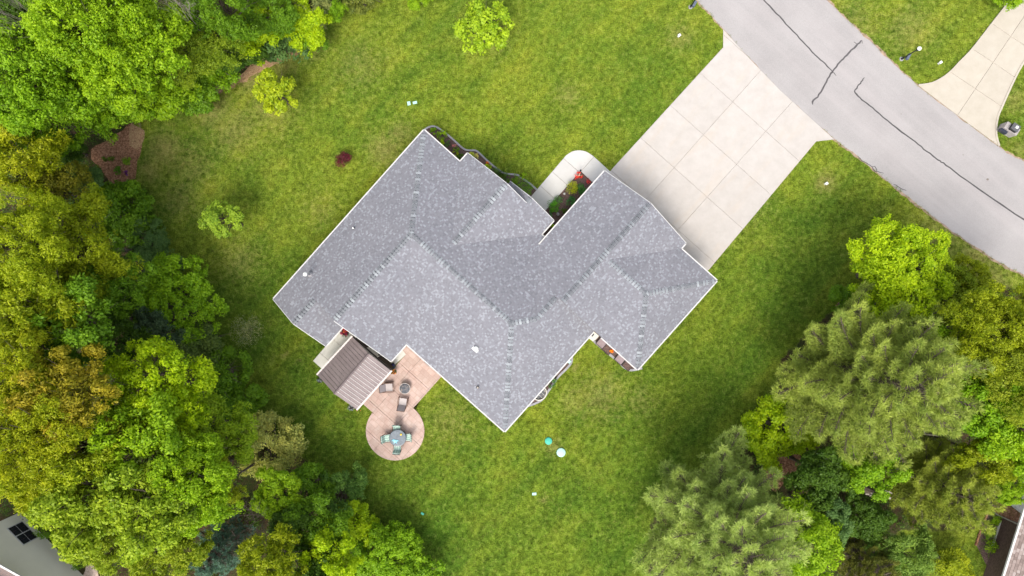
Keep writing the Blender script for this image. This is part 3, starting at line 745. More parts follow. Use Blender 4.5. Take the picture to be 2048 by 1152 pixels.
# travel so that the outside is on the right of the direction
for pa, pb, z in [((-11.49, -11.22), (-11.49, 4.0), ZE), ((-11.49, 4.0), (-8.27, 4.0), ZE), ((-8.25, 4.02), (-8.25, 4.78), ZE), ((-.93, 5.25), (-.93, 4.0), ZE), ((-.93, 4.0), (-.60, 4.0), ZE),
                  ((-.57, 3.36), (-.57, 9.95), ZG), ((6.68, 9.93), (6.68, 9.5), ZG), ((6.70, 9.47), (9.9, 9.47), ZG), ((9.9, 9.47), (9.9, 1.5), ZG), ((9.9, 1.5), (6.66, 1.5), ZG),
                  ((6.05, 1.46), (6.05, -7.54), ZE), ((6.05, -7.54), (-2.82, -7.54), ZE), ((-2.8, -7.56), (-2.8, -9.08), ZE), ((-6.76, -9.1), (-6.76, -11.22), ZE)]:
    a = Vector(VU(*pa)); c = Vector(VU(*pb)); d = c - a
    mid = (Vector(pa) + Vector(pb)) / 2
    dl = (Vector(pb) - Vector(pa)).normalized()
    # which side is open air: test a point .3 m to each side
    tst = [p_[1] for p_ in FACES]
    o1 = mid + Vector((dl.y, -dl.x)) * .3
    rgt = any(bool(inside(pl, np.array(o1.x), np.array(o1.y))) for pl in tst)
    wa = Vector(VU(*(mid + Vector((dl.y, -dl.x)) * .3))); wm = Vector(VU(*mid)); wd_ = d.normalized(); right = Vector((wd_.y, -wd_.x))
    air_dir = (wa - wm) if not rgt else (wm - wa)
    if air_dir.dot(right) < 0: pa, pb = pb, pa
    gutter(pa, pb, z + .01)
for pa, pb, za, zb in [((-11.49, -11.27), (vExt, -11.27), ZE, zExtR), ((vExt, -11.27), (-6.76, -11.27), zExtR, ZE),
                       ((vR, -9.12), (-2.8, -9.12), ZR, ZE), ((-.57, 9.99), (3.01, 9.99), ZG, ZGR), ((3.01, 9.99), (6.68, 9.99), ZGR, ZG),
                       ((-8.25, 4.82), (-4.73, 4.82), ZE, ZFG), ((-4.73, 4.82), (-3.0, 4.82), ZFG, zEnt3), ((-4.85, 5.29), (-3.0, 5.29), zEL(-4.85, 0), zEnt3), ((-3.0, 5.29), (-.93, 5.29), zEnt3, ZE)]:
    beam_vu(pa, pb, za - .085, zb - .085, .035, .16, "fascia", M['white'], house)
# walls
WO = [(-11.04, -10.85), (-7.2, -10.85), (-7.2, -8.7), (-3.25, -8.7), (-3.25, -7.1), (5.6, -7.1), (5.6, 1.95), (9.45, 1.95), (9.45, 9.05), (6.25, 9.05), (6.25, 9.55), (-.12, 9.55), (-.12, 3.55), (-1.35, 3.55), (-1.35, 4.35), (-7.8, 4.35), (-7.8, 3.55), (-11.04, 3.55)]
for i in range(len(WO)):
    pa, pb = WO[i], WO[(i + 1) % len(WO)]
    dl = (Vector(pb) - Vector(pa)).normalized() * .06
    pa = tuple(Vector(pa) + dl * 1.05); pb = tuple(Vector(pb) - dl * 1.05)
    a = VU(*pa); c = VU(*pb)
    beam_vu(pa, pb, 1.36, 1.36, .11, 2.72, "wall", M['siding'], house)
def gable(u, pts, name="gable_wall", th=.1):
    g = G(); n = len(pts)
    fr = [VUZ(v, u - th / 2, z) for v, z in pts]; bk = [VUZ(v, u + th / 2, z) for v, z in pts]
    g.add(fr + bk, [tuple(range(n)), tuple(range(2 * n - 1, n - 1, -1))] + [((i + 1) % n, i, n + i, n + (i + 1) % n) for i in range(n)])
    g.build(name, M['siding'], house)
gable(-8.78, [(-11.0, 2.73), (-3.2, 2.73), (-3.2, zLR(-3.2, 0) - .2), (vR, ZR - .2), (-11.0, zL(-11.0, 0) - .2)])
gable(-10.83, [(-11.0, 2.73), (-7.25, 2.73), (-7.25, zXR(-7.25, 0) - .2), (vExt, zExtR - .2), (-11.0, zL(-11, 0) - .2)])
gable(9.5, [(-.1, 2.73), (6.2, 2.73), (6.2, zGS(6.2, 0) - .2), (3.01, ZGR - .2), (-.1, zGN(-.1, 0) - .2)])
gable(4.3, [(-7.75, 2.73), (-1.4, 2.73), (-1.4, zFR(-1.4, 0) - .2), (-4.73, ZFG - .2), (-7.75, zFL(-7.75, 0) - .2)])
gable(1.62, [(vV + .05, 3.9), (6.1, 2.73), (6.1, zGS(6.1, 0) - .18), (3.01, ZGR - .18), (vV + .05, zGN(vV, 0) - .18)])
for v_ in (-4.3, -1.25):
    x, y = VU(v_, 5.1); g = G(); g.box((x, y, 1.38), (.16, .16, 2.72), HOUSE_ANG); g.build("porch_post", M['white'], house)
# things on the roof
def on_roof(a, c, zg):
    """find where the sight line through a photo pixel meets the roof"""
    best = None
    for zf, poly in FACES:
        z = 4.0
        for _ in range(30):
            x, y = P2(a, c, z); v = .747 * x - .665 * y; u = .665 * x + .747 * y; z = zf(v, u)
        if inside(poly, np.array(v), np.array(u)) and (best is None or z > best[2]): best = (x, y, z)
    return best
x, y, z = on_roof(621, 549, 3.4)
g = G(); g.lathe((x, y, z - .25), [(.21, 0), (.20, .34), (.12, .42), (.1, .46)], 18); fl = g.build("flue_pipe", M['kerb'], house, smooth=True)
g = G(); g.lathe((x, y, z), [(.055, .1), (.055, 1.15), (.06, 1.16)], 14); g.build("pipe", M['kerb'], fl)
g = G(); g.lathe((x, y, z), [(.10, 1.1), (.14, 1.12), (.14, 1.24), (.12, 1.30), (.02, 1.33)], 18); g.build("pipe_cap", M['white_plastic'], fl, smooth=True)
x, y, z = on_roof(952, 697, 4)
g = G(); g.box((x, y, z + .02), (.46, .40, .03), HOUSE_ANG, math.radians(-22)); rvn = g.build("roof_vent", M['white_plastic'], house)
g = G(); g.lathe((x, y, z), [(.17, .0), (.17, .16), (.14, .22), (.05, .25)], 16); g.build("vent_hood", M['white_plastic'], rvn, smooth=True)
for a, c, r_ in ((708, 457, .055), (956, 774, .06)):
    x, y, z = on_roof(a, c, 4)
    g = G(); g.lathe((x, y, z), [(.12, -.03), (.10, .03), (.065, .06)], 12); o = g.build("vent_pipe", M['dark'], house)
    g = G(); g.lathe((x, y, z), [(r_, .0), (r_, .34), (r_ * .6, .345)], 12); g.build("pipe_top", M['white_plastic'] if a < 800 else M['joint'], o)

# ------------------------------------------------------------------ gazebo
ZGE, ZGD = 2.25, 3.15
gc = P2(708, 745, 2.3)
gaz = empty("gazebo", (gc[0], gc[1], 0), "brown metal roofed garden gazebo standing on the patio", "gazebo")
c1, c2, c3, c4 = [P2(*q, ZGE) for q in ((704, 672.5), (634, 749), (714, 819.5), (783, 742))]   # NW-top, NW-bottom, SE-bottom, SE-top
r1, r2 = P2(737.6, 706.9, ZGD), P2(668.2, 787.6, ZGD)
def quad3(a, b_, c_, d_, th):
    nrm = (Vector(b_) - Vector(a)).cross(Vector(d_) - Vector(a)).normalized()
    if nrm.z < 0: a, b_, c_, d_ = d_, c_, b_, a; nrm = -nrm
    top = [Vector(q) for q in (a, b_, c_, d_)]; bot = [q - nrm * th for q in top]
    return top + bot, [(0, 1, 2, 3), (7, 6, 5, 4), (0, 4, 5, 1), (1, 5, 6, 2), (2, 6, 7, 3), (3, 7, 4, 0)]
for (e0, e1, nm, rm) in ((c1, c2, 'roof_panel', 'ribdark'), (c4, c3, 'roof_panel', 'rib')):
    N = 14
    for k in range(N):
        f0, f1 = k / N, (k + 1) / N
        g_ = .0025
        def lp(a, b_, f): return tuple(a[i] + (b_[i] - a[i]) * f for i in (0, 1))
        qa = (*lp(e0, e1, f0 + g_), ZGE); qb = (*lp(e0, e1, f1 - g_), ZGE); qc = (*lp(r1, r2, f1 - g_), ZGD); qd = (*lp(r1, r2, f0 + g_), ZGD)
        vs_, fs = quad3(qa, qb, qc, qd, .02); mk("roof_panel", vs_, fs, M['gaz'], gaz)
        if k > 0:
            a = Vector((*lp(e0, e1, f0), ZGE + .018)); c = Vector((*lp(r1, r2, f0), ZGD + .018))
            d = (c - a).normalized(); side = d.cross(Vector((0, 0, 1))).normalized(); m = Matrix((d, side, side.cross(d))).transposed()
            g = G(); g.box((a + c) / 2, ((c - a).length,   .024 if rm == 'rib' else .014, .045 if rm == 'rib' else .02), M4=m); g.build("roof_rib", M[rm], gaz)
g = G(); g.tube([(*r1, ZGD + .03), (*r2, ZGD + .03)], .07, 8); g.build("ridge_trim", M['ribdark'], gaz)
a, c = Vector((*r1, ZGD)), Vector((*r2, ZGD))
for (e0, e1) in ((c1, c2), (c4, c3)):
    a = Vector((*e0, ZGE - .02)); c = Vector((*e1, ZGE - .02)); d = (c - a).normalized(); side = d.cross(Vector((0, 0, 1))); m = Matrix((d, side, side.cross(d))).transposed()
    g = G(); g.box((a + c) / 2, ((c - a).length + .05, .11, .1), M4=m); g.build("eave_gutter", M['gaztrim'], gaz)
for (e0, e1) in ((c1, c4), (c2, c3)):
    a = Vector((*e0, ZGE - .1)); c = Vector((*e1, ZGE - .1)); d = (c - a).normalized(); side = d.cross(Vector((0, 0, 1))); m = Matrix((d, side, side.cross(d))).transposed()
    g = G(); g.box((a + c) / 2, ((c - a).length, .09, .14), M4=m); g.build("end_beam", M['gazfr'], gaz)
    g = G()
    L = (c - a).length
    g.tube([a + d * .1 + Vector((0, 0, -.18)), c - d * .1 + Vector((0, 0, -.18))], .02, 6)
    g.build("curtain_rail", M['gazfr'], gaz)
ctr = Vector((gc[0], gc[1], 0))
for e in (c1, c2, c3, c4):
    p_ = Vector((*e, 0)); p_ = p_ + (ctr - p_).normalized() * .28
    g = G(); g.box((p_.x, p_.y, 1.1), (.13, .13, 2.14), HOUSE_ANG); po = g.build("post", M['gazfr'], gaz)
    g = G(); g.box((p_.x, p_.y, .05), (.24, .24, .06), HOUSE_ANG); g.build("foot_plate", M['gazfr'], po)
# gathered curtains along the house side
a, c = Vector((*c1, 0)), Vector((*c4, 0))
for f0, f1 in ((.06, .34), (.62, .95)):
    g = G(); n = 30; base = []
    d = (c - a).normalized(); side = Vector((d.y, -d.x, 0))
    for k in range(n + 1):
        q = a + (c - a) * (f0 + (f1 - f0) * k / n) + side * .05 * math.sin(k * 2.1)
        base.append(q)
    vs_ = [(q.x, q.y, 2.0) for q in base] + [(q.x, q.y, .25) for q in base]
    g.add(vs_, [(k, k + 1, n + 2 + k, n + 1 + k) for k in range(n)]); g.build("curtain", plain("curtain_cloth", (.06, .045, .04), .9, .2, 3), gaz)

# ------------------------------------------------------------------ patio furniture
M['glass'] = None
b = NB("grey_table_glass"); b.b.inputs["Roughness"].default_value = .15
M['glass'] = b.done(b.ramp(b.noise(b.pos(), 6, 5), [(.3, (.06, .08, .10)), (.7, (.13, .16, .19))]), .18, .6)
M['frame_dk'] = plain("dark_chair_frame", (.03, .035, .035), .5, .1, 5)
M['frame_br'] = plain("brown_chair_frame", (.13, .075, .055), .5, .1, 5)
M['sling'] = plain("pale_sling_fabric", (.45, .40, .385), .85, .08, 20)
M['sling2'] = plain("grey_sling_fabric", (.36, .32, .33), .85, .08, 20)
b = NB("striped_cushion"); o3 = b.n("ShaderNodeSeparateXYZ", i_0=b.obj()).outputs[0]
st = b.math('FRACT', b.math('MULTIPLY', o3, 6.2))
M['cushion'] = b.done(b.ramp(st, [(0, (.03, .06, .05)), (.12, (.62, .72, .66)), (.34, (.10, .30, .20)), (.46, (.55, .68, .60)), (.62, (.66, .74, .70)), (.72, (.05, .10, .09)), (.80, (.34, .56, .46))], 'CONSTANT'), .9)
TC = P2(795.5, 876, .75)
tb = empty("patio_table", (TC[0], TC[1], .07), "round dark glass patio table with four striped chairs", "table")
g = G(); g.lathe((0, 0, .68), [(.56, 0), (.585, .01), (.585, .03), (.56, .035)], 36); g.build("table_top", M['glass'], tb, local=True)
g = G(); g.lathe((0, 0, .655), [(.60, 0), (.605, .025), (.60, .03), (.57, .03), (.57, 0)], 36); g.build("table_rim", M['frame_dk'], tb, local=True)
for k in range(4):
    a = math.radians(45 + 90 * k); g = G(); g.tube([(.5 * math.cos(a), .5 * math.sin(a), 0), (.42 * math.cos(a), .42 * math.sin(a), .66)], .02, 8); g.build("leg", M['frame_dk'], tb, local=True)
def dining_chair():
    t = empty("dining_chair", (0, 0, 0))
    g = G(); g.box((0, 0, .46), (.50, .48, .07)); g.build("seat_cushion", M['cushion'], t, local=True)
    g = G(); g.box((0, -.27, .72), (.50, .07, .50), 0, math.radians(14)); g.build("back_cushion", M['cushion'], t, local=True)
    for s in (-1, 1):
        g = G(); g.tube([(s * .27, .22, 0), (s * .27, .22, .62), (s * .27, -.2, .64), (s * .27, -.26, .7)], .018, 6); g.build("arm", M['frame_dk'], t, local=True)
        g = G(); g.tube([(s * .26, -.2, 0), (s * .26, -.24, .5), (s * .26, -.36, .98)], .018, 6); g.build("back_leg", M['frame_dk'], t, local=True)
    g = G(); g.tube([(-.26, -.36, .98), (0, -.37, 1.02), (.26, -.36, .98)], .018, 6); g.build("top_rail", M['frame_dk'], t, local=True)
    return t
def copy_tree(o, parent=None):
    c = o.copy(); COL.objects.link(c)
    if parent: c.parent = parent
    for ch in list(o.children): copy_tree(ch, c)
    return c
dc0 = dining_chair()
for k, (a, c, rz, lab) in enumerate(((794, 858, math.radians(180), "upper striped chair at the round table"), (775, 876, math.radians(-90 + 8), "left striped chair at the round table"),
                           (815, 874, math.radians(92), "right striped chair at the round table"), (795, 895, math.radians(-3), "lower striped chair at the round table"))):
    o = dc0 if k == 0 else copy_tree(dc0)
    x, y = P2(a, c, .5); o.location = (x, y, .07); o.rotation_euler = (0, 0, rz); tag(o, lab, "chair", "striped dining chairs round the patio table")
# things on the table
b = NB("aqua_cloth"); M['aqua'] = b.done(b.ramp(b.noise(b.pos(), 14, 4), [(.3, (.10, .42, .55)), (.5, (.30, .62, .72)), (.7, (.62, .80, .84))]), .8)
x, y = P2(790.5, 880, .8)
g = G()
for k in range(9):
    a = math.radians(-140 + k * 26 + R.uniform(-8, 8)) if k < 6 else math.radians(50 + 20 * k); L = .28 if k % 2 else .2
    g.tube([(x, y, .80), (x + L * .5 * math.cos(a), y + L * .5 * math.sin(a), .83), (x + L * math.cos(a), y + L * math.sin(a), .79)], [.05, .045, .02], 6)
o = g.build("folded_cloth", M['aqua'], None, smooth=True); tag(o, "crumpled aqua blue cloth lying on the round table", "cloth")
x, y = P2(802, 869, .8); g = G(); g.lathe((x, y, .787), [(.05, 0), (.07, .03), (.06, .06), (.02, .075)], 14); o = g.build("candle", plain("yellow_wax", (.75, .55, .05), .5, .1, 9), None); tag(o, "small yellow candle on the round table", "candle")
# fire pit
FP = P2(809.5, 777, .5)
fp = empty("fire_pit", (FP[0], FP[1], .07), "round fire pit with grey cover between the two lounge chairs", "fire pit")
g = G(); g.lathe((0, 0, 0), [(.30, 0), (.34, .06), (.36, .3), (.39, .42), (.40, .45), (.355, .46), (.35, .40)], 32); g.build("bowl", plain("pale_stone_rim", (.46, .42, .39), .8, .1, 9), fp, local=True, smooth=True)
b = NB("soot_grey_cover"); M['soot'] = b.done(b.ramp(b.noise(b.pos(), 7, 6, .7), [(.3, (.045, .05, .06)), (.55, (.12, .125, .14)), (.66, (.28, .22, .18)), (.8, (.16, .16, .17))]), .7)
g = G(); g.lathe((0, 0, 0), [(.352, .39), (.35, .43), (.2, .46), (.03, .47)], 32); g.build("cover", M['soot'], fp, local=True, smooth=True)
g = G(); g.tube([(.03 * math.cos(t) + .0, .03 * math.sin(t), .485) for t in np.linspace(0, 6.28, 9)], .008, 6); g.build("handle", M['dark'], fp, local=True)
def lounge():
    t = empty("lounge_chair", (0, 0, 0))
    g = G(); g.add([(-.26, .30, .42), (.26, .30, .42), (.26, -.18, .36), (-.26, -.18, .36), (-.26, .30, .40), (.26, .30, .40), (.26, -.18, .34), (-.26, -.18, .34)], [(3, 2, 1, 0), (4, 5, 6, 7), (0, 1, 5, 4), (1, 2, 6, 5), (2, 3, 7, 6), (3, 0, 4, 7)]); g.build("seat", M['sling'], t, local=True)
    g = G(); g.add([(-.26, -.18, .37), (.26, -.18, .37), (.25, -.50, .98), (-.25, -.50, .98), (-.26, -.20, .36), (.26, -.20, .36), (.25, -.52, .97), (-.25, -.52, .97)], [(0, 1, 2, 3), (7, 6, 5, 4), (0, 4, 5, 1), (1, 5, 6, 2), (2, 6, 7, 3), (3, 7, 4, 0)]); g.build("backrest", M['sling2'], t, local=True)
    for s in (-1, 1):
        g = G(); g.tube([(s * .31, -.30, .02), (s * .33, .34, .02), (s * .33, .36, .55), (s * .33, .0, .62), (s * .31, -.32, .60), (s * .29, -.40, .62)], .022, 6); g.build("arm_frame", M['frame_br'], t, local=True)
        g = G(); g.tube([(s * .28, .32, .42), (s * .28, -.18, .36), (s * .27, -.52, 1.0)], .018, 6); g.build("side_rail", M['frame_br'], t, local=True)
    g = G(); g.tube([(-.27, -.52, 1.0), (.27, -.52, 1.0)], .018, 6); g.build("top_rail", M['frame_br'], t, local=True)
    return t
lc = lounge(); x, y = P2(776.5, 775, .45); lc.location = (x, y, .07); lc.rotation_euler = (0, 0, math.radians(-86)); tag(lc, "beige sling lounge chair left of the fire pit", "lounge chair", "sling lounge chairs by the fire pit")
l2 = copy_tree(lc); x, y = P2(805.5, 805, .45); l2.location = (x, y, .07); l2.rotation_euler = (0, 0, math.radians(-8)); tag(l2, "beige sling lounge chair below the fire pit", "lounge chair")

# ------------------------------------------------------------------ foliage builders
def leaf_cloud(rs, centres, radii, per, leaf, up=0.45, flat=0.8, aspect=0.55, cvar=None, curl=0.25):
    """leaf quads on shells round clump centres -> verts, faces, leafvar"""
    centres = np.asarray(centres, float); radii = np.asarray(radii, float)
    n = len(centres) * per
    c = np.repeat(centres, per, 0); r = np.repeat(radii, per)
    d = rs.normal(size=(n, 3)); d /= np.linalg.norm(d, axis=1)[:, None]
    rad = r * rs.uniform(.25, 1.0, n) ** .45
    p = c + d * rad[:, None] * np.array([1, 1, flat])
    nrm = d * .55 + np.array([0, 0, up]) + rs.normal(size=(n, 3)) * .42
    nrm /= np.linalg.norm(nrm, axis=1)[:, None]
    t = np.cross(nrm, rs.normal(size=(n, 3))); t /= np.linalg.norm(t, axis=1)[:, None]
    # leaves point outwards from the clump
    t = t * .5 + (d - nrm * np.sum(d * nrm, 1)[:, None]) * .9 ; t /= np.linalg.norm(t, axis=1)[:, None] + 1e-9
    s = np.cross(nrm, t)
    L = leaf * rs.uniform(.65, 1.3, n)[:, None]; W = L * aspect
    v = np.empty((n, 4, 3)); v[:, 0] = p - t * L * .5; v[:, 1] = p + s * W * .5 - nrm * L * curl * .3; v[:, 2] = p + t * L * .5 - nrm * L * curl; v[:, 3] = p - s * W * .5 - nrm * L * curl * .3
    f = np.arange(n * 4).reshape(n, 4)
    if cvar is None: cvar = rs.uniform(0, 1, len(centres))
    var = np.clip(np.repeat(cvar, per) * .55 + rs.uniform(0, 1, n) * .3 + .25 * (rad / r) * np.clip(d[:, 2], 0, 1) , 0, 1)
    return v.reshape(-1, 3), f, var
def leaf_mesh(name, v, f, var, mat):
    me = bpy.data.meshes.new(name); np_mesh(me, v, f, f.shape[1])
    at = me.attributes.new("leafvar", 'FLOAT', 'FACE'); at.data.foreach_set("value", var.astype(np.float32))
    me.materials.append(mat); return me
def trunk_mesh(name, rs, height, spread, nlimb, tips, r0):
    g = G(); bend = rs.uniform(-.25, .25, 2)
    def at_(t): return Vector((bend[0] * t * t * 1.2, bend[1] * t * t * 1.2, height * t))
    g.tube([at_(t) for t in np.linspace(0, 1, 7)], [r0 * (1.35 if i == 0 else 1) * (1 - .75 * t) for i, t in enumerate(np.linspace(0, 1, 7))], 8)
    for tip in tips:
        tip = Vector(tip); s = at_(min(.85, max(.35, (tip.z - Vector((tip.x, tip.y, 0)).length * .6) / height)))
        mid = (s + tip) / 2 + Vector((rs.uniform(-.2, .2), rs.uniform(-.2, .2), -.05 * height * .5))
        g.tube([s, mid, tip], [r0 * .42, r0 * .24, r0 * .06], 5)
        for _ in range(2):
            q = tip + Vector(tuple(rs.uniform(-1, 1, 3))) * spread * .25
            g.tube([mid, (mid + q) / 2 + Vector((0, 0, .1)), q], [r0 * .16, r0 * .1, r0 * .03], 4)
    me = bpy.data.meshes.new(name); me.from_pydata(g.v, [], g.f); me.materials.append(M['bark']); me.update(); return me

PROTO = {}
def proto(kind, R0, zm, seed, nlobe, nclump, per, leaf, crad=(.32, .55), aspect=.55, up=.45, tall=.85, droop=0.0, flat=.8):
    rs = np.random.RandomState(seed)
    # lobes of the crown
    lobes = []
    for i in range(nlobe):
        ph = i * 2.39996 + rs.uniform(-.5, .5); zz = 1 - (i + .5) / nlobe * 1.3
        hr = math.sqrt(max(0, 1 - zz * zz)); rr = rs.uniform(.42, .98)
        lobes.append((R0 * hr * rr * math.cos(ph), R0 * hr * rr * math.sin(ph), zm + zz * R0 * tall * rr, R0 * rs.uniform(.17, .34)))
    lobes.append((0, 0, zm + R0 * .25 * tall, R0 * .5))
    for i in range(5): lobes.append((R0 * .42 * math.cos(i * 1.257), R0 * .42 * math.sin(i * 1.257), zm + R0 * .1, R0 * .36))
    cs, rd, cv = [], [], []
    lobe_tone = rs.uniform(0, 1, len(lobes))
    nodes = []
    for i in range(max(30, nclump // 9)):
        li = rs.randint(len(lobes)); d = rs.normal(size=3); d /= np.linalg.norm(d); nodes.append((li, d, rs.uniform(.7, 1.25), rs.rand()))
    for i in range(nclump):
        li, d0, rj, tn_ = nodes[rs.randint(len(nodes))]; l = lobes[li]
        d = d0 + rs.normal(size=3) * .30; d /= np.linalg.norm(d)
        out = np.array([l[0], l[1], (l[2] - zm)]); 
        if np.dot(d, out) < -.1 * R0 and rs.rand() < .8: d = -d
        if d[2] < -.35 and rs.rand() < .8: d[2] = -d[2]
        q = np.array(l[:3]) + d * l[3] * rj * rs.uniform(.85, 1.1)
        if droop: q[2] -= droop * (math.hypot(q[0], q[1]) / R0) ** 2
        cs.append(q); rd.append(rs.uniform(*crad)); cv.append(.3 * lobe_tone[li] + .35 * tn_ + .35 * rs.rand())
    v, f, var = leaf_cloud(rs, cs, rd, per, leaf, up, flat, aspect, np.array(cv))
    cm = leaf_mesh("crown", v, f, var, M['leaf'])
    tm = trunk_mesh("trunk", rs, zm + R0 * .1, R0, nlobe, [l[:3] for l in lobes], .05 * R0 + .04)
    PROTO.setdefault(kind, []).append((R0, zm, cm, tm))
for sd_n in (1, 2, 3): proto('maple', 3.3, 8, sd_n, 34, 1500, 34, .165, (.20, .37))
for sd_n in (4, 14, 15): proto('maple', 2.1, 6, sd_n, 22, 680, 36, .15, (.18, .33))
for sd_n in (5, 6, 16): proto('ash', 3.3, 8, sd_n, 36, 1800, 28, .165, (.18, .36), .36, .3)
for sd_n in (7, 17): proto('ash', 2.1, 6, sd_n, 24, 850, 28, .15, (.16, .32), .38, .3)
for sd_n in (8, 9): proto('bush', 1.45, 2.4, sd_n, 18, 380, 34, .12, (.15, .3), .6, .5)
proto('lawntree', 1.3, 2.6, 10, 16, 170, 30, .16, (.16, .28), .55, .6)
proto('lawntree', 1.3, 2.6, 12, 14, 300, 26, .12, (.12, .22), .6, .7)
proto('fine', 2.0, 6, 13, 20, 800, 28, .11, (.15, .28), .6, .5, .8)
proto('fine', 2.0, 6, 18, 22, 800, 28, .11, (.15, .28), .6, .5, .8)

def pine_proto(seed, R0, H, nwh, nper, tuft_r=.27):
    rs = np.random.RandomState(seed); g = G()
    g.tube([(0, 0, 0), (.05, 0, H * .5), (0, .05, H)], [.30, .2, .04], 9)
    V, F, VAR = [], [], []; tips = []; tone = []
    for wl in range(nwh):
        t = wl / (nwh - 1); z = H * (.30 + .68 * t)
        L = R0 * (1 - t) ** .62 * rs.uniform(.85, 1.05) + .35
        nb = nper if t < .8 else max(4, nper - 3); ph0 = rs.uniform(0, 6.28)
        for bI in range(nb):
            ph = ph0 + bI * 6.283 / nb + rs.uniform(-.28, .28); Lb = L * rs.uniform(.62, 1.12)
            rise = rs.uniform(.05, .30) + .5 * t
            dx, dy = math.cos(ph), math.sin(ph); pts = []
            for k in range(6):
                s = k / 5; pts.append(Vector((dx * Lb * s, dy * Lb * s, z + Lb * rise * s ** 1.6 - .12 * Lb * math.sin(s * 3.14))))
            g.tube(pts, [.045 * (1 - .8 * k / 5) * (Lb / 4 + .4) for k in range(6)], 5, cap=False)
            bt = rs.rand()
            nsub = int(5 + Lb * 3.6)
            for j in range(nsub):
                s = .26 + .74 * (j + .5) / nsub; kk = min(4, int(s * 5)); fr = s * 5 - kk; c = pts[kk].lerp(pts[kk + 1], fr)
                sl = (1.08 - s) * Lb * .48 + .12
                for sgn in (-1, 1):
                    a2 = ph + sgn * rs.uniform(.45, .85); e = c + Vector((math.cos(a2), math.sin(a2), rs.uniform(.05, .3))) * sl * rs.uniform(.7, 1.1)
                    g.tube([c, e], [.018, .008], 3, cap=False)
                    m_ = max(1, int(sl / .30))
                    for q in range(m_):
                        tips.append(c.lerp(e, (q + 1) / m_) + Vector(tuple(rs.normal(size=3) * .04))); tone.append(bt * .5 + rs.rand() * .5)
            tips.append(pts[-1] + Vector((dx, dy, .3)) * .12); tone.append(bt)
    tips = np.array([tuple(q) for q in tips]); tone = np.array(tone); per = 30
    n = len(tips) * per
    c = np.repeat(tips, per, 0); d = rs.normal(size=(n, 3)); d[:, 2] = np.abs(d[:, 2]) * .9 + .15
    hr = np.hypot(c[:, 0], c[:, 1]) + 1e-6
    d[:, 0] += .55 * c[:, 0] / hr; d[:, 1] += .55 * c[:, 1] / hr
    d /= np.linalg.norm(d, axis=1)[:, None]
    sd_ = np.cross(d, rs.normal(size=(n, 3))); sd_ /= np.linalg.norm(sd_, axis=1)[:, None]
    Ln = (tuft_r * rs.uniform(.7, 1.2, n))[:, None]; st = c + d * Ln * rs.uniform(0, .3, n)[:, None]
    v = np.empty((n, 3, 3)); v[:, 0] = st - sd_ * .017; v[:, 1] = st + sd_ * .017; v[:, 2] = st + d * Ln
    f = np.arange(n * 3).reshape(n, 3)
    var = np.clip(np.repeat(tone, per) * .6 + rs.rand(n) * .4, 0, 1)
    cm = leaf_mesh("crown", v.reshape(-1, 3), f, var, M['needle'])
    tm = bpy.data.meshes.new("trunk"); tm.from_pydata(g.v, [], g.f); tm.materials.append(M['bark']); tm.update()
    return (R0, H * .45, cm, tm)
PROTO['pine'] = [pine_proto(21, 5.2, 13, 13, 9), pine_proto(22, 4.9, 12, 12, 9), pine_proto(23, 3.5, 9.5, 11, 8)]
PROTO['spruce'] = [pine_proto(24, 1.6, 5.5, 10, 8, .16)]

def twigs(g, rs, p, d, L, r, depth):
    q = p + d * L * .5 + Vector(tuple(rs.normal(size=3))) * L * .06; e = p + d * L + Vector(tuple(rs.normal(size=3))) * L * .08
    g.tube([p, q, e], [r, r * .8, r * .6], 5 if depth > 2 else 3, cap=False)
    if depth == 0: return
    for _ in range(rs.randint(2, 4)):
        nd_ = (d + Vector(tuple(rs.normal(size=3))) * .55).normalized()
        twigs(g, rs, p.lerp(e, rs.uniform(.5, 1)), nd_, L * rs.uniform(.6, .82), r * .6, depth - 1)
def bare_proto(seed, h, depth, spread, n0):
    rs = np.random.RandomState(seed); g = G()
    for i in range(n0):
        a = i * 6.28 / n0 + rs.uniform(-.4, .4)
        twigs(g, rs, Vector((0, 0, h * .3)), Vector((math.cos(a) * spread, math.sin(a) * spread, 1)).normalized(), h * .28, .05, depth)
    me = bpy.data.meshes.new("bare_branches"); me.from_pydata(g.v, [], g.f); me.materials.append(M['twig']); me.update()
    g = G(); g.tube([(0, 0, 0), (0, 0, h * .32)], [.12, .07], 8); tm = bpy.data.meshes.new("trunk"); tm.from_pydata(g.v, [], g.f); tm.materials.append(M['bark'])
    return (h * .55, h * .6, me, tm)
BW = M['twig']; M['twig'] = M['deadwood']
PROTO['bare'] = [bare_proto(33, 6, 5, .9, 6)]; M['twig'] = BW
PROTO['bare'] += [bare_proto(31, 6, 5, .9, 5), bare_proto(32, 6, 5, .7, 6)]

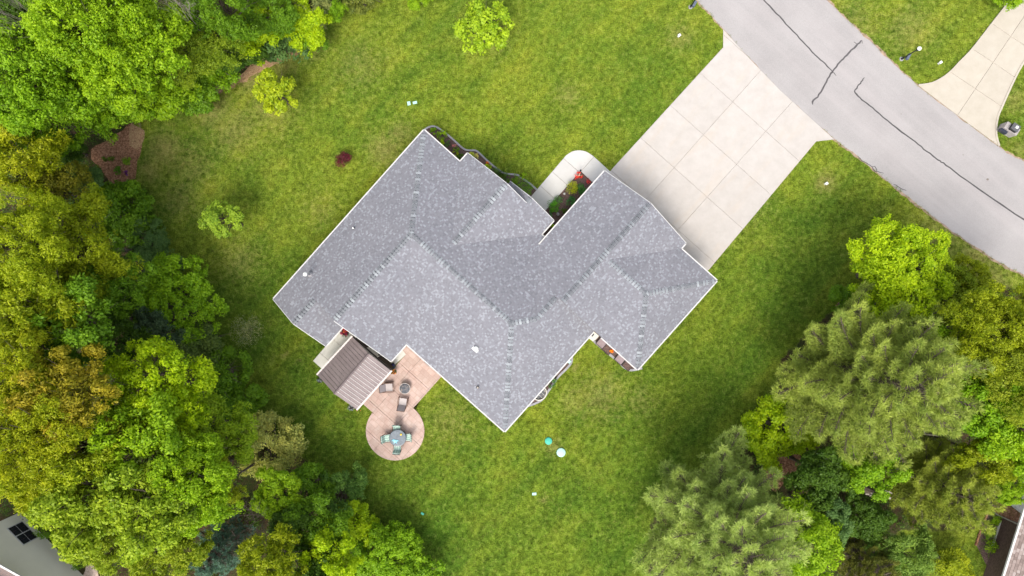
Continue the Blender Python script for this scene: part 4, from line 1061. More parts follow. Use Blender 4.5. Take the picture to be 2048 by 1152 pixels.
tree_count = 0
def tree(kind, a, c, rpx, z, col, label, cat="tree", group=None, name=None, rz=None, idx=None):
    global tree_count
    tree_count += 1
    if kind not in ('lawntree', 'pine', 'bare') and 'verge' not in label:
        while z > 1.6:
            q = P2(a, c, z); q = (np.array(q[0]), np.array(q[1]))
            if max(dist_poly(FOREST_L, *q), dist_poly(FOREST_R, *q)) > (.9 if z > 3 else .5): break
            z -= .25
    if kind in ('maple', 'ash', 'fine', 'bush'): rpx *= 1.18 if 'edge' in label or kind == 'fine' else 1.13
    rw = rpx * (CAM_H - z) / FPX
    opts = PROTO[kind]
    if idx is None:
        best = sorted(range(len(opts)), key=lambda i: abs(math.log(opts[i][0] / rw)))
        near = [i for i in best if abs(opts[i][0] - opts[best[0]][0]) < .05]; idx = near[tree_count % len(near)]
    R0, zm, cm, tm = opts[idx]
    if kind == 'pine':
        for _ in range(8): rw = .93 * rpx * (CAM_H - z) / FPX; z = zm * rw / R0
    x, y = P2(a, c, z)
    nm = name or {'maple': 'broadleaf_tree', 'ash': 'broadleaf_tree', 'bush': 'shrub', 'lawntree': 'young_tree', 'fine': 'broadleaf_tree', 'pine': 'pine_tree', 'spruce': 'spruce_tree', 'bare': 'bare_tree'}[kind]
    t = empty(nm, (x, y, 0), label, cat, group)
    t.rotation_euler = (0, 0, R.uniform(0, 6.28) if rz is None else rz)
    s = rw / R0; sz = z / zm
    sz = max(.6 * s, min(sz, 2.2 * s)) if kind in ('bush', 'lawntree') else sz
    col = tuple(q * 1.12 for q in col)
    o = inst("crown" if kind != 'bare' else "branches", cm, t); o.scale = (s, s, sz); o.color = (*col, 1)
    o2 = inst("trunk", tm, t); o2.scale = (s, s, sz)
    if kind not in ('bush', 'lawntree', 'bare', 'spruce', 'pine') and sz > 1.25 * s:
        # keep the crown itself from stretching: lift it instead
        k = s * 1.1; o.scale = (s, s, k); o.location = (0, 0, z - zm * k)
    if kind not in ('pine', 'bare', 'spruce') and sz < .8 * s:
        k = s * .8; o.scale = (s, s, k); o.location = (0, 0, z - zm * k)
    return t
LG = (.215, .345, .010); BG = (.175, .31, .010); MG = (.120, .230, .012); DG = (.060, .12, .012); TG = (.095, .175, .050); OG = (.235, .285, .010)
YG = (.25, .31, .010); GO = (.290, .325, .010); LM = (.31, .43, .008); SG = (.22, .25, .085); PN = (.31, .37, .078); PN2 = (.28, .325, .05)
W1 = "trees of the left wood"; W2 = "trees of the right wood"
T = [
 # upper left wood
 ('maple', 48, 145, 88, 10, BG, "bright green broadleaf tree at the left edge, below the grey bare branches"),
 ('maple', 175, 45, 88, 11, LG, "tall bright green tree at the top edge, right of the grey bare branches"),
 ('maple', 262, 95, 100, 13, LG, "tallest bright green tree in the upper left wood"),
 ('maple', 150, 150, 90, 12, BG, "bright green tree in the middle of the upper left wood"),
 ('maple', 232, 188, 76, 9, BG, "green tree above the red wood chip bed"),
 ('maple', 112, 232, 72, 9, BG, "green tree left of the red wood chip bed, under the upper left wood"),
 ('maple', 320, 180, 62, 8, LG, "green tree above the straw coloured ground, at the wood edge"),
 ('ash', 385, 85, 78, 10, (.20, .28, .018), "yellowish green tree in the upper wood, right of the tallest one"),
 ('ash', 445, 20, 60, 9, MG, "mid green tree at the top edge with a bare branch beside it"),
 ('bush', 395, 185, 48, 3.5, MG, "dark green bush at the wood edge, left of the yellow young tree"),
 ('maple', 470, 95, 48, 6, DG, "dark green tree between the yellowish tree and the lime one"),
 ('maple', 505, 60, 50, 7, LM, "lime green tree over the dark bushes at the top"),
 ('bush', 430, 145, 45, 4, BG, "bright bush at the wood edge, near the bare dry earth"),
 ('fine', 545, 30, 50, 7, MG, "fine leaved mid green tree at the top of the wood"),
 ('maple', 590, 40, 52, 7, LM, "lime green tree near the right end of the top wood"),
 ('bush', 560, 85, 45, 4, TG, "blue green bush at the lower edge of the top wood"),
 ('fine', 625, 20, 38, 6, SG, "pale greyish tree at the top edge, left of the small bright bush"),
 ('bush', 612, 66, 36, 3.5, MG, "green bush at the edge of the top wood, below the pale tree"),
 ('bush', 668, 22, 24, 2.5, BG, "small bright bush standing at the right end of the top wood"),
 ('bush', 720, -8, 36, 3, (.14, .17, .03), "olive bush cut by the top edge of the picture"),
 ('bush', 840, -12, 26, 3.5, LG, "bright bush cut by the top edge, above the open lawn"),
 ('maple', 8, 12, 58, 6, DG, "dark green tree behind the grey bare branches in the top left corner"),
 ('maple', 90, -25, 55, 8, MG, "mid green tree cut by the top edge above the grey bare branches"),
 ('maple', 0, 232, 52, 6, MG, "mid green tree cut by the left edge above the golden olive one"),
 ('ash', 205, 610, 48, 5, DG, "dark low tree filling the gap left of the dark blue grey one"),
 ('bush', 255, 620, 44, 3, DG, "dark bush in the gap between the bright round tree and the deep green one"),
 # middle left
 ('ash', 45, 330, 72, 10, GO, "golden olive tree at the left edge, below the upper green wood"),
 ('ash', 120, 385, 62, 8, (.19, .19, .018), "dull olive tree right of the golden one"),
 ('maple', 132, 298, 38, 5, DG, "very dark tree just left of the red wood chip bed"),
 ('bush', 172, 368, 44, 3, TG, "dark blue green bush below the red wood chip bed"),
 ('maple', 245, 425, 62, 7, MG, "glossy green tree at the wood edge, below the red bed"),
 ('ash', 150, 490, 92, 11, OG, "wide olive tree in the middle of the left wood"),
 ('ash', 50, 500, 85, 12, YG, "yellow olive tree at the left edge, halfway down"),
 ('fine', 300, 480, 42, 6, TG, "small blue green tree at the wood edge, left of the round lawn tree"),
 ('fine', 325, 535, 42, 6, (.12, .21, .06), "soft grey green tree at the wood edge above the bright round one"),
 ('maple', 350, 605, 72, 8, BG, "bright round tree bulging from the wood edge towards the house"),
 ('ash', 235, 560, 60, 8, MG, "mid green tree left of the bright round one"),
 ('ash', 60, 620, 80, 11, OG, "olive tree at the left edge below the yellow olive one"),
 ('maple', 145, 645, 80, 10, MG, "deep green tree in the centre of the left wood"),
 ('ash', 235, 690, 55, 6, DG, "dark tree in the gap above the big lime tree"),
 ('fine', 310, 665, 42, 5, (.05, .085, .045), "dark blue grey tree below the bright round one"),
 ('bush', 400, 690, 48, 3.5, (.09, .14, .03), "low bush at the wood edge, facing the thin grey tree"),
 ('bush', 445, 750, 52, 4, MG, "green bush at the wood edge, left of the gazebo"),
 # lower left
 ('ash', 40, 750, 88, 12, GO, "golden tree at the left edge, upper of the golden ones low down"),
 ('ash', 140, 790, 82, 12, (.30, .26, .02), "golden olive tree right of the left edge golden tree"),
 ('ash', 60, 870, 90, 13, GO, "tall golden tree at the left edge above the neighbouring house"),
 ('ash', 160, 905, 80, 12, YG, "yellow olive tree between golden crowns and the big lime tree"),
 ('maple', 320, 785, 90, 12, LM, "big lime tree in the lower left wood"),
 ('maple', 415, 860, 78, 11, (.24, .35, .018), "lime tree right of the big lime tree"),
 ('maple', 290, 890, 82, 11, LG, "bright green tree below the big lime tree"),
 ('bush', 475, 810, 48, 4, MG, "dark green bush between the lime trees and the lawn"),
 ('fine', 545, 890, 68, 8, (.36, .37, .10), "pale tan and green tree leaning over the lawn edge"),
 ('maple', 395, 960, 84, 11, LG, "bright green tree left of the pale tan one"),
 ('ash', 85, 955, 66, 9, GO, "golden tree directly above the neighbouring window"),
 ('maple', 190, 1000, 84, 12, (.23, .31, .018), "yellow green tree right of the neighbouring roof wall"),
 ('maple', 300, 1010, 84, 12, (.23, .32, .018), "yellow green tree in the lower wood, above the grass gap"),
 ('ash', 215, 1080, 56, 8, (.22, .29, .018), "yellow green tree beside the pale gravel patch"),
 ('ash', 340, 1085, 66, 9, (.23, .29, .018), "yellow green tree at the bottom edge, left of the blue spruce"),
 ('ash', 440, 975, 44, 8, OG, "olive tree above the brown bare thicket"),
 ('fine', 620, 975, 52, 7, MG, "green tree at the wood edge, right of the pale tan tree"),
 ('fine', 685, 985, 48, 7, (.11, .21, .04), "soft green tree bulging into the lawn at the lower left"),
 ('maple', 560, 985, 46, 7, LG, "small lime tree below the pale tan tree"),
 ('maple', 630, 1050, 55, 8, MG, "mid green tree in the lower wood, below the soft green one"),
 ('maple', 700, 1045, 46, 7, LM, "lime tree at the wood edge near the bottom"),
 ('maple', 585, 1065, 46, 5, DG, "dark tree above the bottom edge thicket"),
 ('maple', 665, 1105, 46, 7, LM, "lime tree above the bright lawn side bush row"),
 ('bush', 640, 1135, 52, 5, DG, "dark bush at the bottom edge of the lower wood"),
 ('maple', 770, 1110, 68, 7, BG, "fresh green tree at the bottom right end of the left wood"),
 ('bush', 840, 1145, 42, 4, BG, "fresh green bush at the bottom edge beside the lawn"),
 ('ash', 545, 1125, 58, 8, OG, "olive tree at the bottom edge, right of the blue spruce"),
 ('spruce', 450, 1095, 42, 2.7, (.16, .26, .22), "small blue grey spruce at the bottom edge"),
 # right wood
 ('maple', 1795, 548, 88, 5, LM, "bright green tree above the big pine, beside the road verge"),
 ('bush', 1700, 610, 38, 4, MG, "low green bush left of the bright tree near the big pine"),
 ('ash', 1890, 620, 80, 9, (.21, .28, .018), "yellow green tree right of the top of the big pine"),
 ('ash', 1975, 660, 78, 9, OG, "olive green tree near the right edge below the road"),
 ('ash', 2040, 740, 80, 9, (.22, .27, .018), "yellow green tree at the right edge"),
 ('maple', 1950, 790, 72, 8, BG, "green tree right of the big pine, at half height"),
 ('maple', 2030, 860, 70, 8, LG, "bright green tree at the right edge above the brown neighbouring roof"),
 ('ash', 1965, 905, 55, 7, OG, "olive tree above the round dark pine"),
 ('maple', 1550, 855, 66, 6, LM, "bright lime tree at the lower left of the big pine"),
 ('maple', 1745, 930, 54, 5, BG, "green tree squeezed below the big pine"),
 ('maple', 1640, 950, 56, 5, DG, "dark green tree between the two lower pines"),
 ('maple', 1640, 1035, 52, 5, TG, "blue green tree right of the lower pine"),
 ('ash', 1600, 1090, 70, 6, LG, "lime green tree at the bottom edge, right of the lower pine"),
 ('maple', 1730, 1040, 45, 4, DG, "dark tree left of the round dark pine"),
 ('spruce', 1720, 1110, 52, 2.7, (.15, .16, .03), "small dull yellow conifer at the bottom edge"),
 ('ash', 1800, 1110, 55, 4, (.15, .24, .04), "loose green tree at the bottom edge, below the round dark pine"),
 ('bush', 1900, 1128, 38, 3, OG, "yellow green bush beside the mulch bed at the bottom right"),
 ('maple', 2018, 985, 27, 3, LG, "small bright tree over the end of the reddish path"),
 ('maple', 1890, 720, 60, 7, LG, "green tree hidden half behind the right edge of the big pine"),
 ('ash', 2045, 640, 60, 8, (.24, .29, .018), "yellow green tree in the right corner below the road"),
 ('ash', 1935, 560, 40, 4, OG, "small olive tree at the road verge on the right"),
 ('maple', 2018, -20, 34, 5, LG, "bright tree cut by the top edge beside the cream driveway"),
]
for (k, a, c, r_, z, col, lab) in T:
    low = k == 'bush'
    grp = W1 if a < 1000 else W2
    tree(k, a, c, r_, z, col, lab, "shrub" if low else "tree", grp)
tree('pine', 1728, 750, 192, 8.0, PN, "big grey green pine, the widest tree on the right", "tree", "pine trees on the right", rz=.4, idx=0)
tree('pine', 1440, 1050, 185, 7.5, (.35, .43, .12), "grey green pine at the bottom edge, next to the open lawn", "tree", "pine trees on the right", rz=2.0, idx=1)
tree('pine', 1866, 965, 104, 6.5, PN2, "round dark olive pine near the brown brick wall", "tree", "pine trees on the right", rz=1.1, idx=2)
tree('bare', 50, 32, 60, 11, (.2, .2, .2), "tangle of grey bare branches in the top left corner", "tree", idx=0)
tree('bare', 345, 10, 42, 10, (.2, .2, .2), "thin bare tree at the top edge above the yellowish tree", "tree", idx=0)
tree('bare', 495, 1055, 56, 7, (.2, .2, .2), "brown leafless thicket in the lower left wood", "tree", idx=1)
tree('bare', 25, 400, 34, 9, (.2, .2, .2), "grey twigs in the dark gap at the left edge", "tree", idx=0)
# lawn trees
tree('lawntree', 967, 54, 56, 3.6, (.27, .385, .02), "yellow green young tree alone at the top of the lawn", "young tree", idx=0)
tree('lawntree', 553, 185, 45, 2.6, (.31, .385, .016), "yellow young tree at the upper left of the lawn", "young tree", idx=0)
tree('lawntree', 450, 443, 46, 2.8, (.23, .34, .03), "round lime young tree on the left lawn", "young tree", idx=1)

def plant(name, a, c, rpx, h, col, label, cat="plant", leaf=.10, n=24, per=26, aspect=.4, up=.3, mat='leaf', flat=1.0, group=None, z0=0.0, seed=None, stretch=1.0, rot=0.0):
    rs = np.random.RandomState(int(a * 7 + c) % 9999 if seed is None else seed)
    if name in ('leafy_plant', 'flower'): rpx *= 1.22; per = int(per * 1.25); col = tuple(q * 1.2 for q in col)
    rw = rpx * (CAM_H - h) / FPX; x, y = P2(a, c, h * .6 + z0)
    cs = []
    for i in range(n):
        t = rs.uniform(0, 6.28); q = math.sqrt(rs.rand()) * rw * .78
        lx, ly = q * math.cos(t) * stretch, q * math.sin(t) / stretch
        cs.append((lx * math.cos(rot) - ly * math.sin(rot), lx * math.sin(rot) + ly * math.cos(rot), h * (.45 + .4 * (1 - (q / rw) ** 2)) * rs.uniform(.7, 1.1)))
    v, f, var = leaf_cloud(rs, cs, rs.uniform(.22, .4, n) * max(.3, rw), per, leaf, up, flat, aspect)
    v[:, 2] = np.maximum(v[:, 2], .03)
    t = empty(name, (x, y, z0 + .03), label, cat, group)
    o = inst("foliage", leaf_mesh("foliage", v, f, var, M[mat]), t); o.color = (*col, 1)
    g = G()
    for i in range(min(7, n)): g.tube([(0, 0, -.02), (cs[i][0] * .5, cs[i][1] * .5, cs[i][2] * .6), cs[i]], [.012, .009, .004], 4)
    g.build("stems", M['twig'], t, local=True)
    return t
RED = (.55, .02, .02)
plant("red_shrub", 686, 319, 17, .9, (.145, .024, .045), "dark red shrub alone on the lawn left of the house", "shrub", leaf=.08, n=70, per=34, stretch=.88, rot=-.9)
plant('young_tree', 493, 660, 36, 1.9, (.27, .29, .15), "thin greyish young tree with hardly any leaves on the left lawn", 'young tree', leaf=.10, n=90, per=18, aspect=.4)
# front bed
plant("leafy_plant", 866, 262, 7, .5, BG, "small green plant at the tip of the front bed", n=12)
plant("leafy_plant", 884, 269, 10, .6, LG, "larger green plant, next to the tip of the front bed", n=18)
plant("leafy_plant", 882, 287, 8, .5, LM, "yellow green plant tucked under the front eave", n=14)
plant("leafy_plant", 897, 288, 6, .4, TG, "dark blue green plant in the middle of the front bed", n=8)
plant("flower", 909, 292, 4, .4, (.55, .22, .25), "pink flowers in the front bed", "flowers", leaf=.06, n=6)
plant("leafy_plant", 911, 299, 6, .4, MG, "green clump beside the pink flowers", n=8)
plant("leafy_plant", 909, 309, 7, .5, YG, "yellow plant in the inner corner of the front bed", n=10)
plant("leafy_plant", 919, 315, 8, .5, DG, "dark green plant at the roof notch of the front bed", n=10)
plant("leafy_plant", 944, 311, 8, .4, (.38, .42, .06), "pale yellow plant against the edging bend", n=12)
plant("leafy_plant", 953, 312, 5, .35, (.55, .5, .2), "cream coloured plant at the edging bend", n=8)
plant("flower", 974, 325, 2.4, .3, (.85, .22, .02), "single orange flower in the front bed", "flowers", leaf=.06, n=4)
plant("leafy_plant", 975, 336, 7, .5, LM, "yellow green plant by the eave, below the orange flower", n=12)
plant("leafy_plant", 990, 343, 9, .6, TG, "blue green spiky plant near the front gable", n=14, leaf=.16, aspect=.15)
plant("leafy_plant", 1003, 350, 10, .7, DG, "dark spiky plant left of the round green shrubs", n=16, leaf=.16, aspect=.15)
plant("leafy_plant", 1012, 356, 8, .6, TG, "blue green plant against the entry gable", n=12, leaf=.12, aspect=.2)
plant("leafy_plant", 1029, 362, 13, .9, MG, "green shrub beside the entry gable", "shrub", n=22)
plant("leafy_plant", 1050, 376, 16, 1.0, (.12, .27, .015), "bright green round shrub at the foot of the walkway", "shrub", n=34, leaf=.08)
plant("leafy_plant", 1046, 353, 7, .5, LG, "light green plant overlapping the edging", n=8)
# bed between walk and garage
plant("leafy_plant", 1144, 375, 12.5, .9, (.30, .33, .015), "golden green round shrub in the bed by the walkway", "shrub", n=34, leaf=.08)
plant("leafy_plant", 1161, 379, 11, .8, (.045, .16, .03), "dark green shrub next to the golden round one", "shrub", n=24)
plant("leafy_plant", 1143, 404, 10, .7, (.05, .17, .05), "dark green shrub against the garage gutter", "shrub", n=22)
plant("leafy_plant", 1117, 400, 8, .6, (.09, .19, .07), "grey green plant near the bare stepping stones", n=14, leaf=.08)
plant("leafy_plant", 1106, 413, 12, .8, (.09, .27, .02), "bright green shrub at the inner end of the walkway", "shrub", n=28, leaf=.09)
plant("leafy_plant", 1129, 421, 7, .5, DG, "small dark plant behind the round grey stone", n=10)
plant("leafy_plant", 1104, 450, 6, .6, LM, "lime plant in the dark slot between the roofs", n=10)
plant("leafy_plant", 1100, 429, 5, .4, (.1, .2, .1), "small plant at the corner of the entry roof", n=8)
plant("flower", 1157, 352, 8, .4, (.62, .035, .02), "red flowers at the tip of the garage bed", "flowers", leaf=.07, n=14)
plant("flower", 1158, 350, 6.5, .45, (.85, .80, .72), "white flowers among the red ones", "flowers", leaf=.07, n=5, per=10)
plant("flower", 1176, 362, 4.5, .35, (.62, .05, .06), "red flowers by the garage eave", "flowers", leaf=.06, n=7)
# beds at the back
plant("leafy_plant", 1101, 765, 10, .6, (.06, .17, .03), "dark green plant across the edging of the curved bed", n=18, leaf=.16, aspect=.15)
plant("leafy_plant", 1108, 759, 6, .5, (.2, .3, .18), "pale green plant beside the dark one in the curved bed", n=10)
plant("leafy_plant", 1060, 800, 5, .3, BG, "small green plant at the lower end of the curved bed", n=8)
# shrubs in the red mulch bed
plant("leafy_plant", 254, 322, 8, .5, (.16, .28, .015), "bright green plant, right one in the red mulch bed", n=16)
plant("leafy_plant", 236, 341, 8, .5, (.09, .2, .015), "green plant, lower one in the red mulch bed", n=14)
plant("leafy_plant", 223, 317, 6, .3, (.12, .18, .02), "sparse green plant, middle one in the red mulch bed", n=8)
plant("leafy_plant", 209, 318, 5, .3, (.12, .18, .02), "sparse green plant, left one in the red mulch bed", n=7)
plant("flower", 253, 346, 5, .2, (.16, .02, .30), "low purple flowers in the red mulch bed", "flowers", leaf=.05, n=8)
# right neighbour bed
plant("leafy_plant", 1990, 1038, 12, .7, LG, "light green shrub beside the white downspout", "shrub", n=22)
plant("leafy_plant", 1978, 1064, 13, .8, MG, "dark green shrub in the bed left of the brown brick wall", "shrub", n=24)
plant("leafy_plant", 1982, 1092, 14, .9, LG, "yellow green shrub below the dark one by the brown brick wall", "shrub", n=24)
# neighbouring house side
plant("leafy_plant", 75, 1040, 16, 1.6, DG, "dark shrub against the corner of the beige wall", "shrub", n=30)
plant("leafy_plant", 88, 1062, 15, 1.8, MG, "green shrub leaning on the beige wall", "shrub", n=30)
plant("leafy_plant", 158, 1125, 14, 1.4, MG, "green shrub at the lower end of the beige wall", "shrub", n=28)
plant("leafy_plant", 125, 1085, 14, 1.5, LG, "light shrub along the middle of the beige wall", "shrub", n=28)

# undergrowth below the trees (stuff)
rs = np.random.RandomState(77)
ux = rs.uniform(-40, 40, 9000); uy = rs.uniform(-24, 24, 9000)
dL = dist_poly(FOREST_L, ux, uy); dR = dist_poly(FOREST_R, ux, uy)
ok = (np.maximum(dL, dR) > .35)
for po in (REDBED,): ok &= ~inside(po, ux, uy)
nbx = P2(60, 1120)
ok &= ~((ux < -29) & (uy < -16))
ok &= ~((ux > 30.5) & (uy < -12.5))
ux, uy, dd = ux[ok][:4200], uy[ok][:4200], np.maximum(dL, dR)[ok][:4200]
uz = np.clip(rs.uniform(.15, .5, len(ux)) + np.clip(dd - .6, 0, 3) * rs.uniform(0, .45, len(ux)), .12, 2.4)
v, f, var = leaf_cloud(rs, np.stack([ux, uy, uz], 1), rs.uniform(.25, .6, len(ux)), 34, .16, .4, .8, .5)
v[:, 2] = np.maximum(v[:, 2], .02)
ug = inst("undergrowth", leaf_mesh("undergrowth", v, f, var, M['leaf'])); ug.color = (.09, .155, .022, 1)
tag(ug, "low dark undergrowth covering the ground below the woods", "undergrowth", kind='stuff')
# fallen leaves and twigs in the litter (stuff)
g = G()
for i in range(900):
    a = rs.randint(2); po = REDBED if i < 500 else None
    if po: x, y = P2(rs.uniform(183, 290), rs.uniform(250, 390))
    else: x, y = P2(rs.uniform(400, 580), rs.uniform(100, 200))
    if po and not inside(po, np.array(x), np.array(y)): continue
    if not po and not (-.6 < dist_poly(FOREST_L, np.array(x), np.array(y)) < 1): continue
    t = rs.uniform(0, 6.28); L = rs.uniform(.06, .2); g.box((x, y, .03), (L, .03, .015), t)
o = g.build("wood_chips", plain("wood_chip", (.36, .20, .12), .9, .35, 3)); tag(o, "loose wood chips scattered on the red bed and wood edge", "wood chips", kind='stuff')

# broken trunk lying among the right pines
q = [P(1668, 938, 1.5), P(1700, 958, 2.8), P(1735, 978, 4.2), P(1775, 988, 5.2)]
sn = empty("broken_trunk", (q[0][0], q[0][1], 0), "broken grey trunk leaning between the right pines", "dead tree")
g = G(); g.tube([(q[0][0] - .6, q[0][1] + .3, 0)] + q, [.42, .40, .36, .33, .26], 12); g.build("stem", M['bark'], sn)
g = G(); e = Vector(q[-1])
for i in range(26):
    d = Vector((rs.uniform(-.2, .8), rs.uniform(-.5, .3), rs.uniform(-.2, .6))); p0 = e + Vector((rs.uniform(-1.4, .1), rs.uniform(-.25, .2), rs.uniform(-.1, .22)))
    g.box(tuple(p0), (rs.uniform(.15, .5), rs.uniform(.05, .12), .04), rs.uniform(-.6, .2), rs.uniform(-.5, .5))
o = g.build("splinters", M['deadwood'], sn); o['kind'] = 'stuff'
g = G()
for (a, c) in (((1835, 832), (1850, 868)), ((1850, 868), (1876, 872)), ((1790, 935), (1825, 955)), ((1710, 945), (1740, 930)), ((1728, 950), (1752, 930))):
    g.tube([P(*a, 4.5), P((a[0] + c[0]) / 2 + 2, (a[1] + c[1]) / 2, 4.9), P(*c, 5)], [.05, .045, .03], 5)
o = g.build("snapped_branches", M['deadwood'], sn); o['kind'] = 'stuff'

# ------------------------------------------------------------------ street furniture and small things
def lamp_post(a, c, lab, h=2.25):
    x, y = P2(a, c)
    t = empty("lamp_post", (x, y, 0), lab, "lamp post", "lamp posts beside the road")
    g = G(); g.lathe((0, 0, 0), [(.16, 0), (.15, .03), (.06, .035)], 14); g.build("base", M['kerb'], t, local=True)
    g = G(); g.tube([(0, 0, .02), (0, 0, .3), (0, 0, .34), (0, 0, h - .3)], [.07, .07, .04, .036], 10); g.build("pole", M['dark'], t, local=True)
    g = G(); g.lathe((0, 0, h - .3), [(.05, 0), (.11, .04), (.13, .24), (.10, .25)], 12); g.build("lantern", M['dark'], t, local=True)
    g = G(); g.lathe((0, 0, h - .05), [(.15, 0), (.13, .05), (.06, .10), (.01, .11)], 14); g.build("lantern_top", M['white_plastic'], t, local=True)
    g = G(); g.box((.12, -.05, .62), (.17, .42, .22), math.radians(-30)); g.build("mail_box", plain("blue_grey_box", (.10, .12, .17), .5, .1, 4), t, local=True)
    return t
lamp_post(1803, 118, "black lamp post with a grey box on the grass above the road")
lamp_post(1381, 14, "black lamp post cut by the top edge, at the left road side")
# stone mailbox pillar
M['stone'] = plain("grey_pillar_stone", (.36, .33, .32), .85, .12, 8, bump=.3)
cx, cy = P2(2009, 262); mb = empty("mailbox_pillar", (cx, cy, 0), "pale stone mailbox pillar with a black lantern and dark side box", "mailbox")
ma = math.radians(-33)
def rot2(x, y, a): return (x * math.cos(a) - y * math.sin(a), x * math.sin(a) + y * math.cos(a))
g = G()
g.box((0, 0, .36), (1.05, .48, .72), ma)
g.build("plinth", M['stone'], mb, local=True)
for i in range(5):
    x, y = rot2(-.42 + i * .21, .0, ma); g = G(); g.box((x, y, .75), (.2, .52, .06), ma); g.build("coping_stone", M['stone'], mb, local=True)
x, y = rot2(.03, .03, ma)
g = G(); g.box((x, y, .90), (.5, .46, .28), ma); g.build("mail_box", M['dark'], mb, local=True)
g = G(); g.box((x, y, 1.06), (.54, .5, .05), ma); g.build("cap", plain("dark_cap", (.10, .10, .11), .35, .1, 5), mb, local=True)
g = G(); g.box((x + .04, y, 1.12), (.19, .17, .08), ma); g.build("lamp", M['white_plastic'], mb, local=True)
x, y = rot2(-.3, -.34, ma)
g = G(); g.box((x, y, .45), (.52, .2, .3), ma); g.build("side_box", plain("blue_black_box", (.035, .04, .06), .4, .1, 5), mb, local=True)
# lids and markers in the lawn
M['teal'] = plain("teal_plastic", (.07, .44, .33), .5, .08, 9)
M['teal2'] = plain("pale_teal_plastic", (.40, .64, .58), .5, .08, 9)
for a, c, r_, m_, lab in ((1097, 881.5, .26, 'teal', "smaller deep teal round lid in the lawn"), (1122, 904.5, .32, 'teal2', "larger pale teal round lid in the lawn")):
    x, y = P2(a, c); t = empty("septic_lid", (x, y, 0), lab, "lid", "round lids in the lawn")
    g = G(); g.lathe((0, 0, 0), [(r_, 0), (r_, .10), (r_ * .94, .12), (r_ * .3, .15), (0.02, .155)], 28); g.build("cover", M[m_], t, local=True, smooth=True)
    for k in range(3):
        g = G(); rr = r_ * (.3 + .22 * k); g.tube([(rr * math.cos(q), rr * math.sin(q), .125 + .02 * (1 - k * .4)) for q in np.linspace(0, 6.283, 25)], .007, 4, cap=False); g.build("ring", M[m_], t, local=True)
for a, c, sx, sy, rz, m_, lab in ((818, 207, .22, .27, 10, 'teal2', "left small pale green box lid in the upper lawn"), (830, 205.5, .30, .18, 12, 'teal2', "right small pale green box lid in the upper lawn"),
                             (1068.5, 987.5, .30, .18, 4, 'teal2', "pale rectangular lid in the lower lawn"), (845, 1027, .22, .14, -35, 'teal', "faint green lid in the shaded lower lawn")):
    x, y = P2(a, c); g = G(); g.prism([(x + rot2(u_ * sx / 2, v_ * sy / 2, math.radians(rz))[0], y + rot2(u_ * sx / 2, v_ * sy / 2, math.radians(rz))[1]) for u_, v_ in ((-1, -1), (1, -1), (1, 1), (-1, 1))], 0, .06)
    x0 = g.build("valve_lid", M[m_]); tag(x0, lab, "lid")
for a, c, lab in ((1357, 73, "small white utility box left of the driveway top"), (1877, 127, "small white utility box near the cream driveway"), (1650, 368, "small white utility box in a dry patch below the road")):
    x, y = P2(a, c); t = empty("utility_box", (x, y, 0), lab, "utility box", "white utility boxes in the grass")
    g = G(); g.box((0, 0, .14), (.15, .13, .28), .6); g.build("body", M['white_plastic'], t, local=True)
    g = G(); g.box((0, 0, .29), (.19, .17, .03), .6); g.build("cap", M['white_plastic'], t, local=True)
# stones in the garage bed
x, y = P2(1116, 428, .15); g = G(); g.lathe((x, y, .03), [(.10, 0), (.12, .10), (.10, .2), (.04, .25)], 12); o = g.build("garden_stone", M['kerb'], smooth=True); tag(o, "round grey garden stone at the lower end of the garage bed", "stone")
x, y = P2(1129, 387.5, .1); g = G(); g.lathe((x, y, .03), [(.07, 0), (.09, .06), (.06, .13), (.02, .15)], 8); o = g.build("garden_stone", M['walk'], smooth=True); tag(o, "small white stone in the middle of the garage bed", "stone")
x, y = P2(1161, 341, .6); g = G(); g.tube([(x, y, .06), (x, y, .62)], .012, 6); g.lathe((x, y, .6), [(.06, 0), (.07, .05), (.02, .09)], 8); o = g.build("path_light", M['dark']); tag(o, "small black path light at the tip of the garage bed", "path light")
# pots round the gazebo
def pot(a, c, z, r_, cols, lab, h=.38):
    x, y = P2(a, c, z); t = empty("flower_pot", (x, y, .065), lab, "flower pot")
    g = G(); g.lathe((0, 0, 0), [(r_ * .6, 0), (r_ * .85, h), (r_ * .9, h + .02), (r_ * .75, h + .02), (r_ * .7, h - .04)], 16); g.build("pot", M['gazfr'], t, local=True)
    for i, (col, n) in enumerate(cols):
        rs_ = np.random.RandomState(int(a + i)); cs = []
        for k in range(n):
            th = rs_.uniform(0, 6.28); q = math.sqrt(rs_.rand()) * r_ * 1.05; cs.append((q * math.cos(th), q * math.sin(th), h + .1 + rs_.uniform(0, .25) * (1.2 - q / r_)))
        v, f, var = leaf_cloud(rs_, cs, [r_ * .33] * n, 22, .06, .5, .9, .7)
        o = inst("blooms" if i else "foliage", leaf_mesh("blooms", v, f, var, M['leaf']), t); o.color = (*col, 1)
pot(689, 664, .7, .30, [((.05, .12, .02), 10), ((.50, .03, .14), 14), ((.60, .12, .03), 8)], "pot of pink and orange flowers in the roof corner above the gazebo")
pot(784, 733, .6, .24, [((.03, .06, .03), 12), ((.05, .05, .22), 8)], "dark pot of blue flowers at the right corner of the gazebo")
pot(787, 744, .5, .18, [((.05, .10, .02), 6), ((.55, .22, .06), 10)], "pot of orange flowers below the blue one at the gazebo")
pot(637, 762, .8, .20, [((.25, .30, .35), 8)], "grey planter at the left foot of the gazebo")
pot(700, 817, .8, .22, [((.28, .33, .38), 8)], "grey planter at the lower foot of the gazebo")
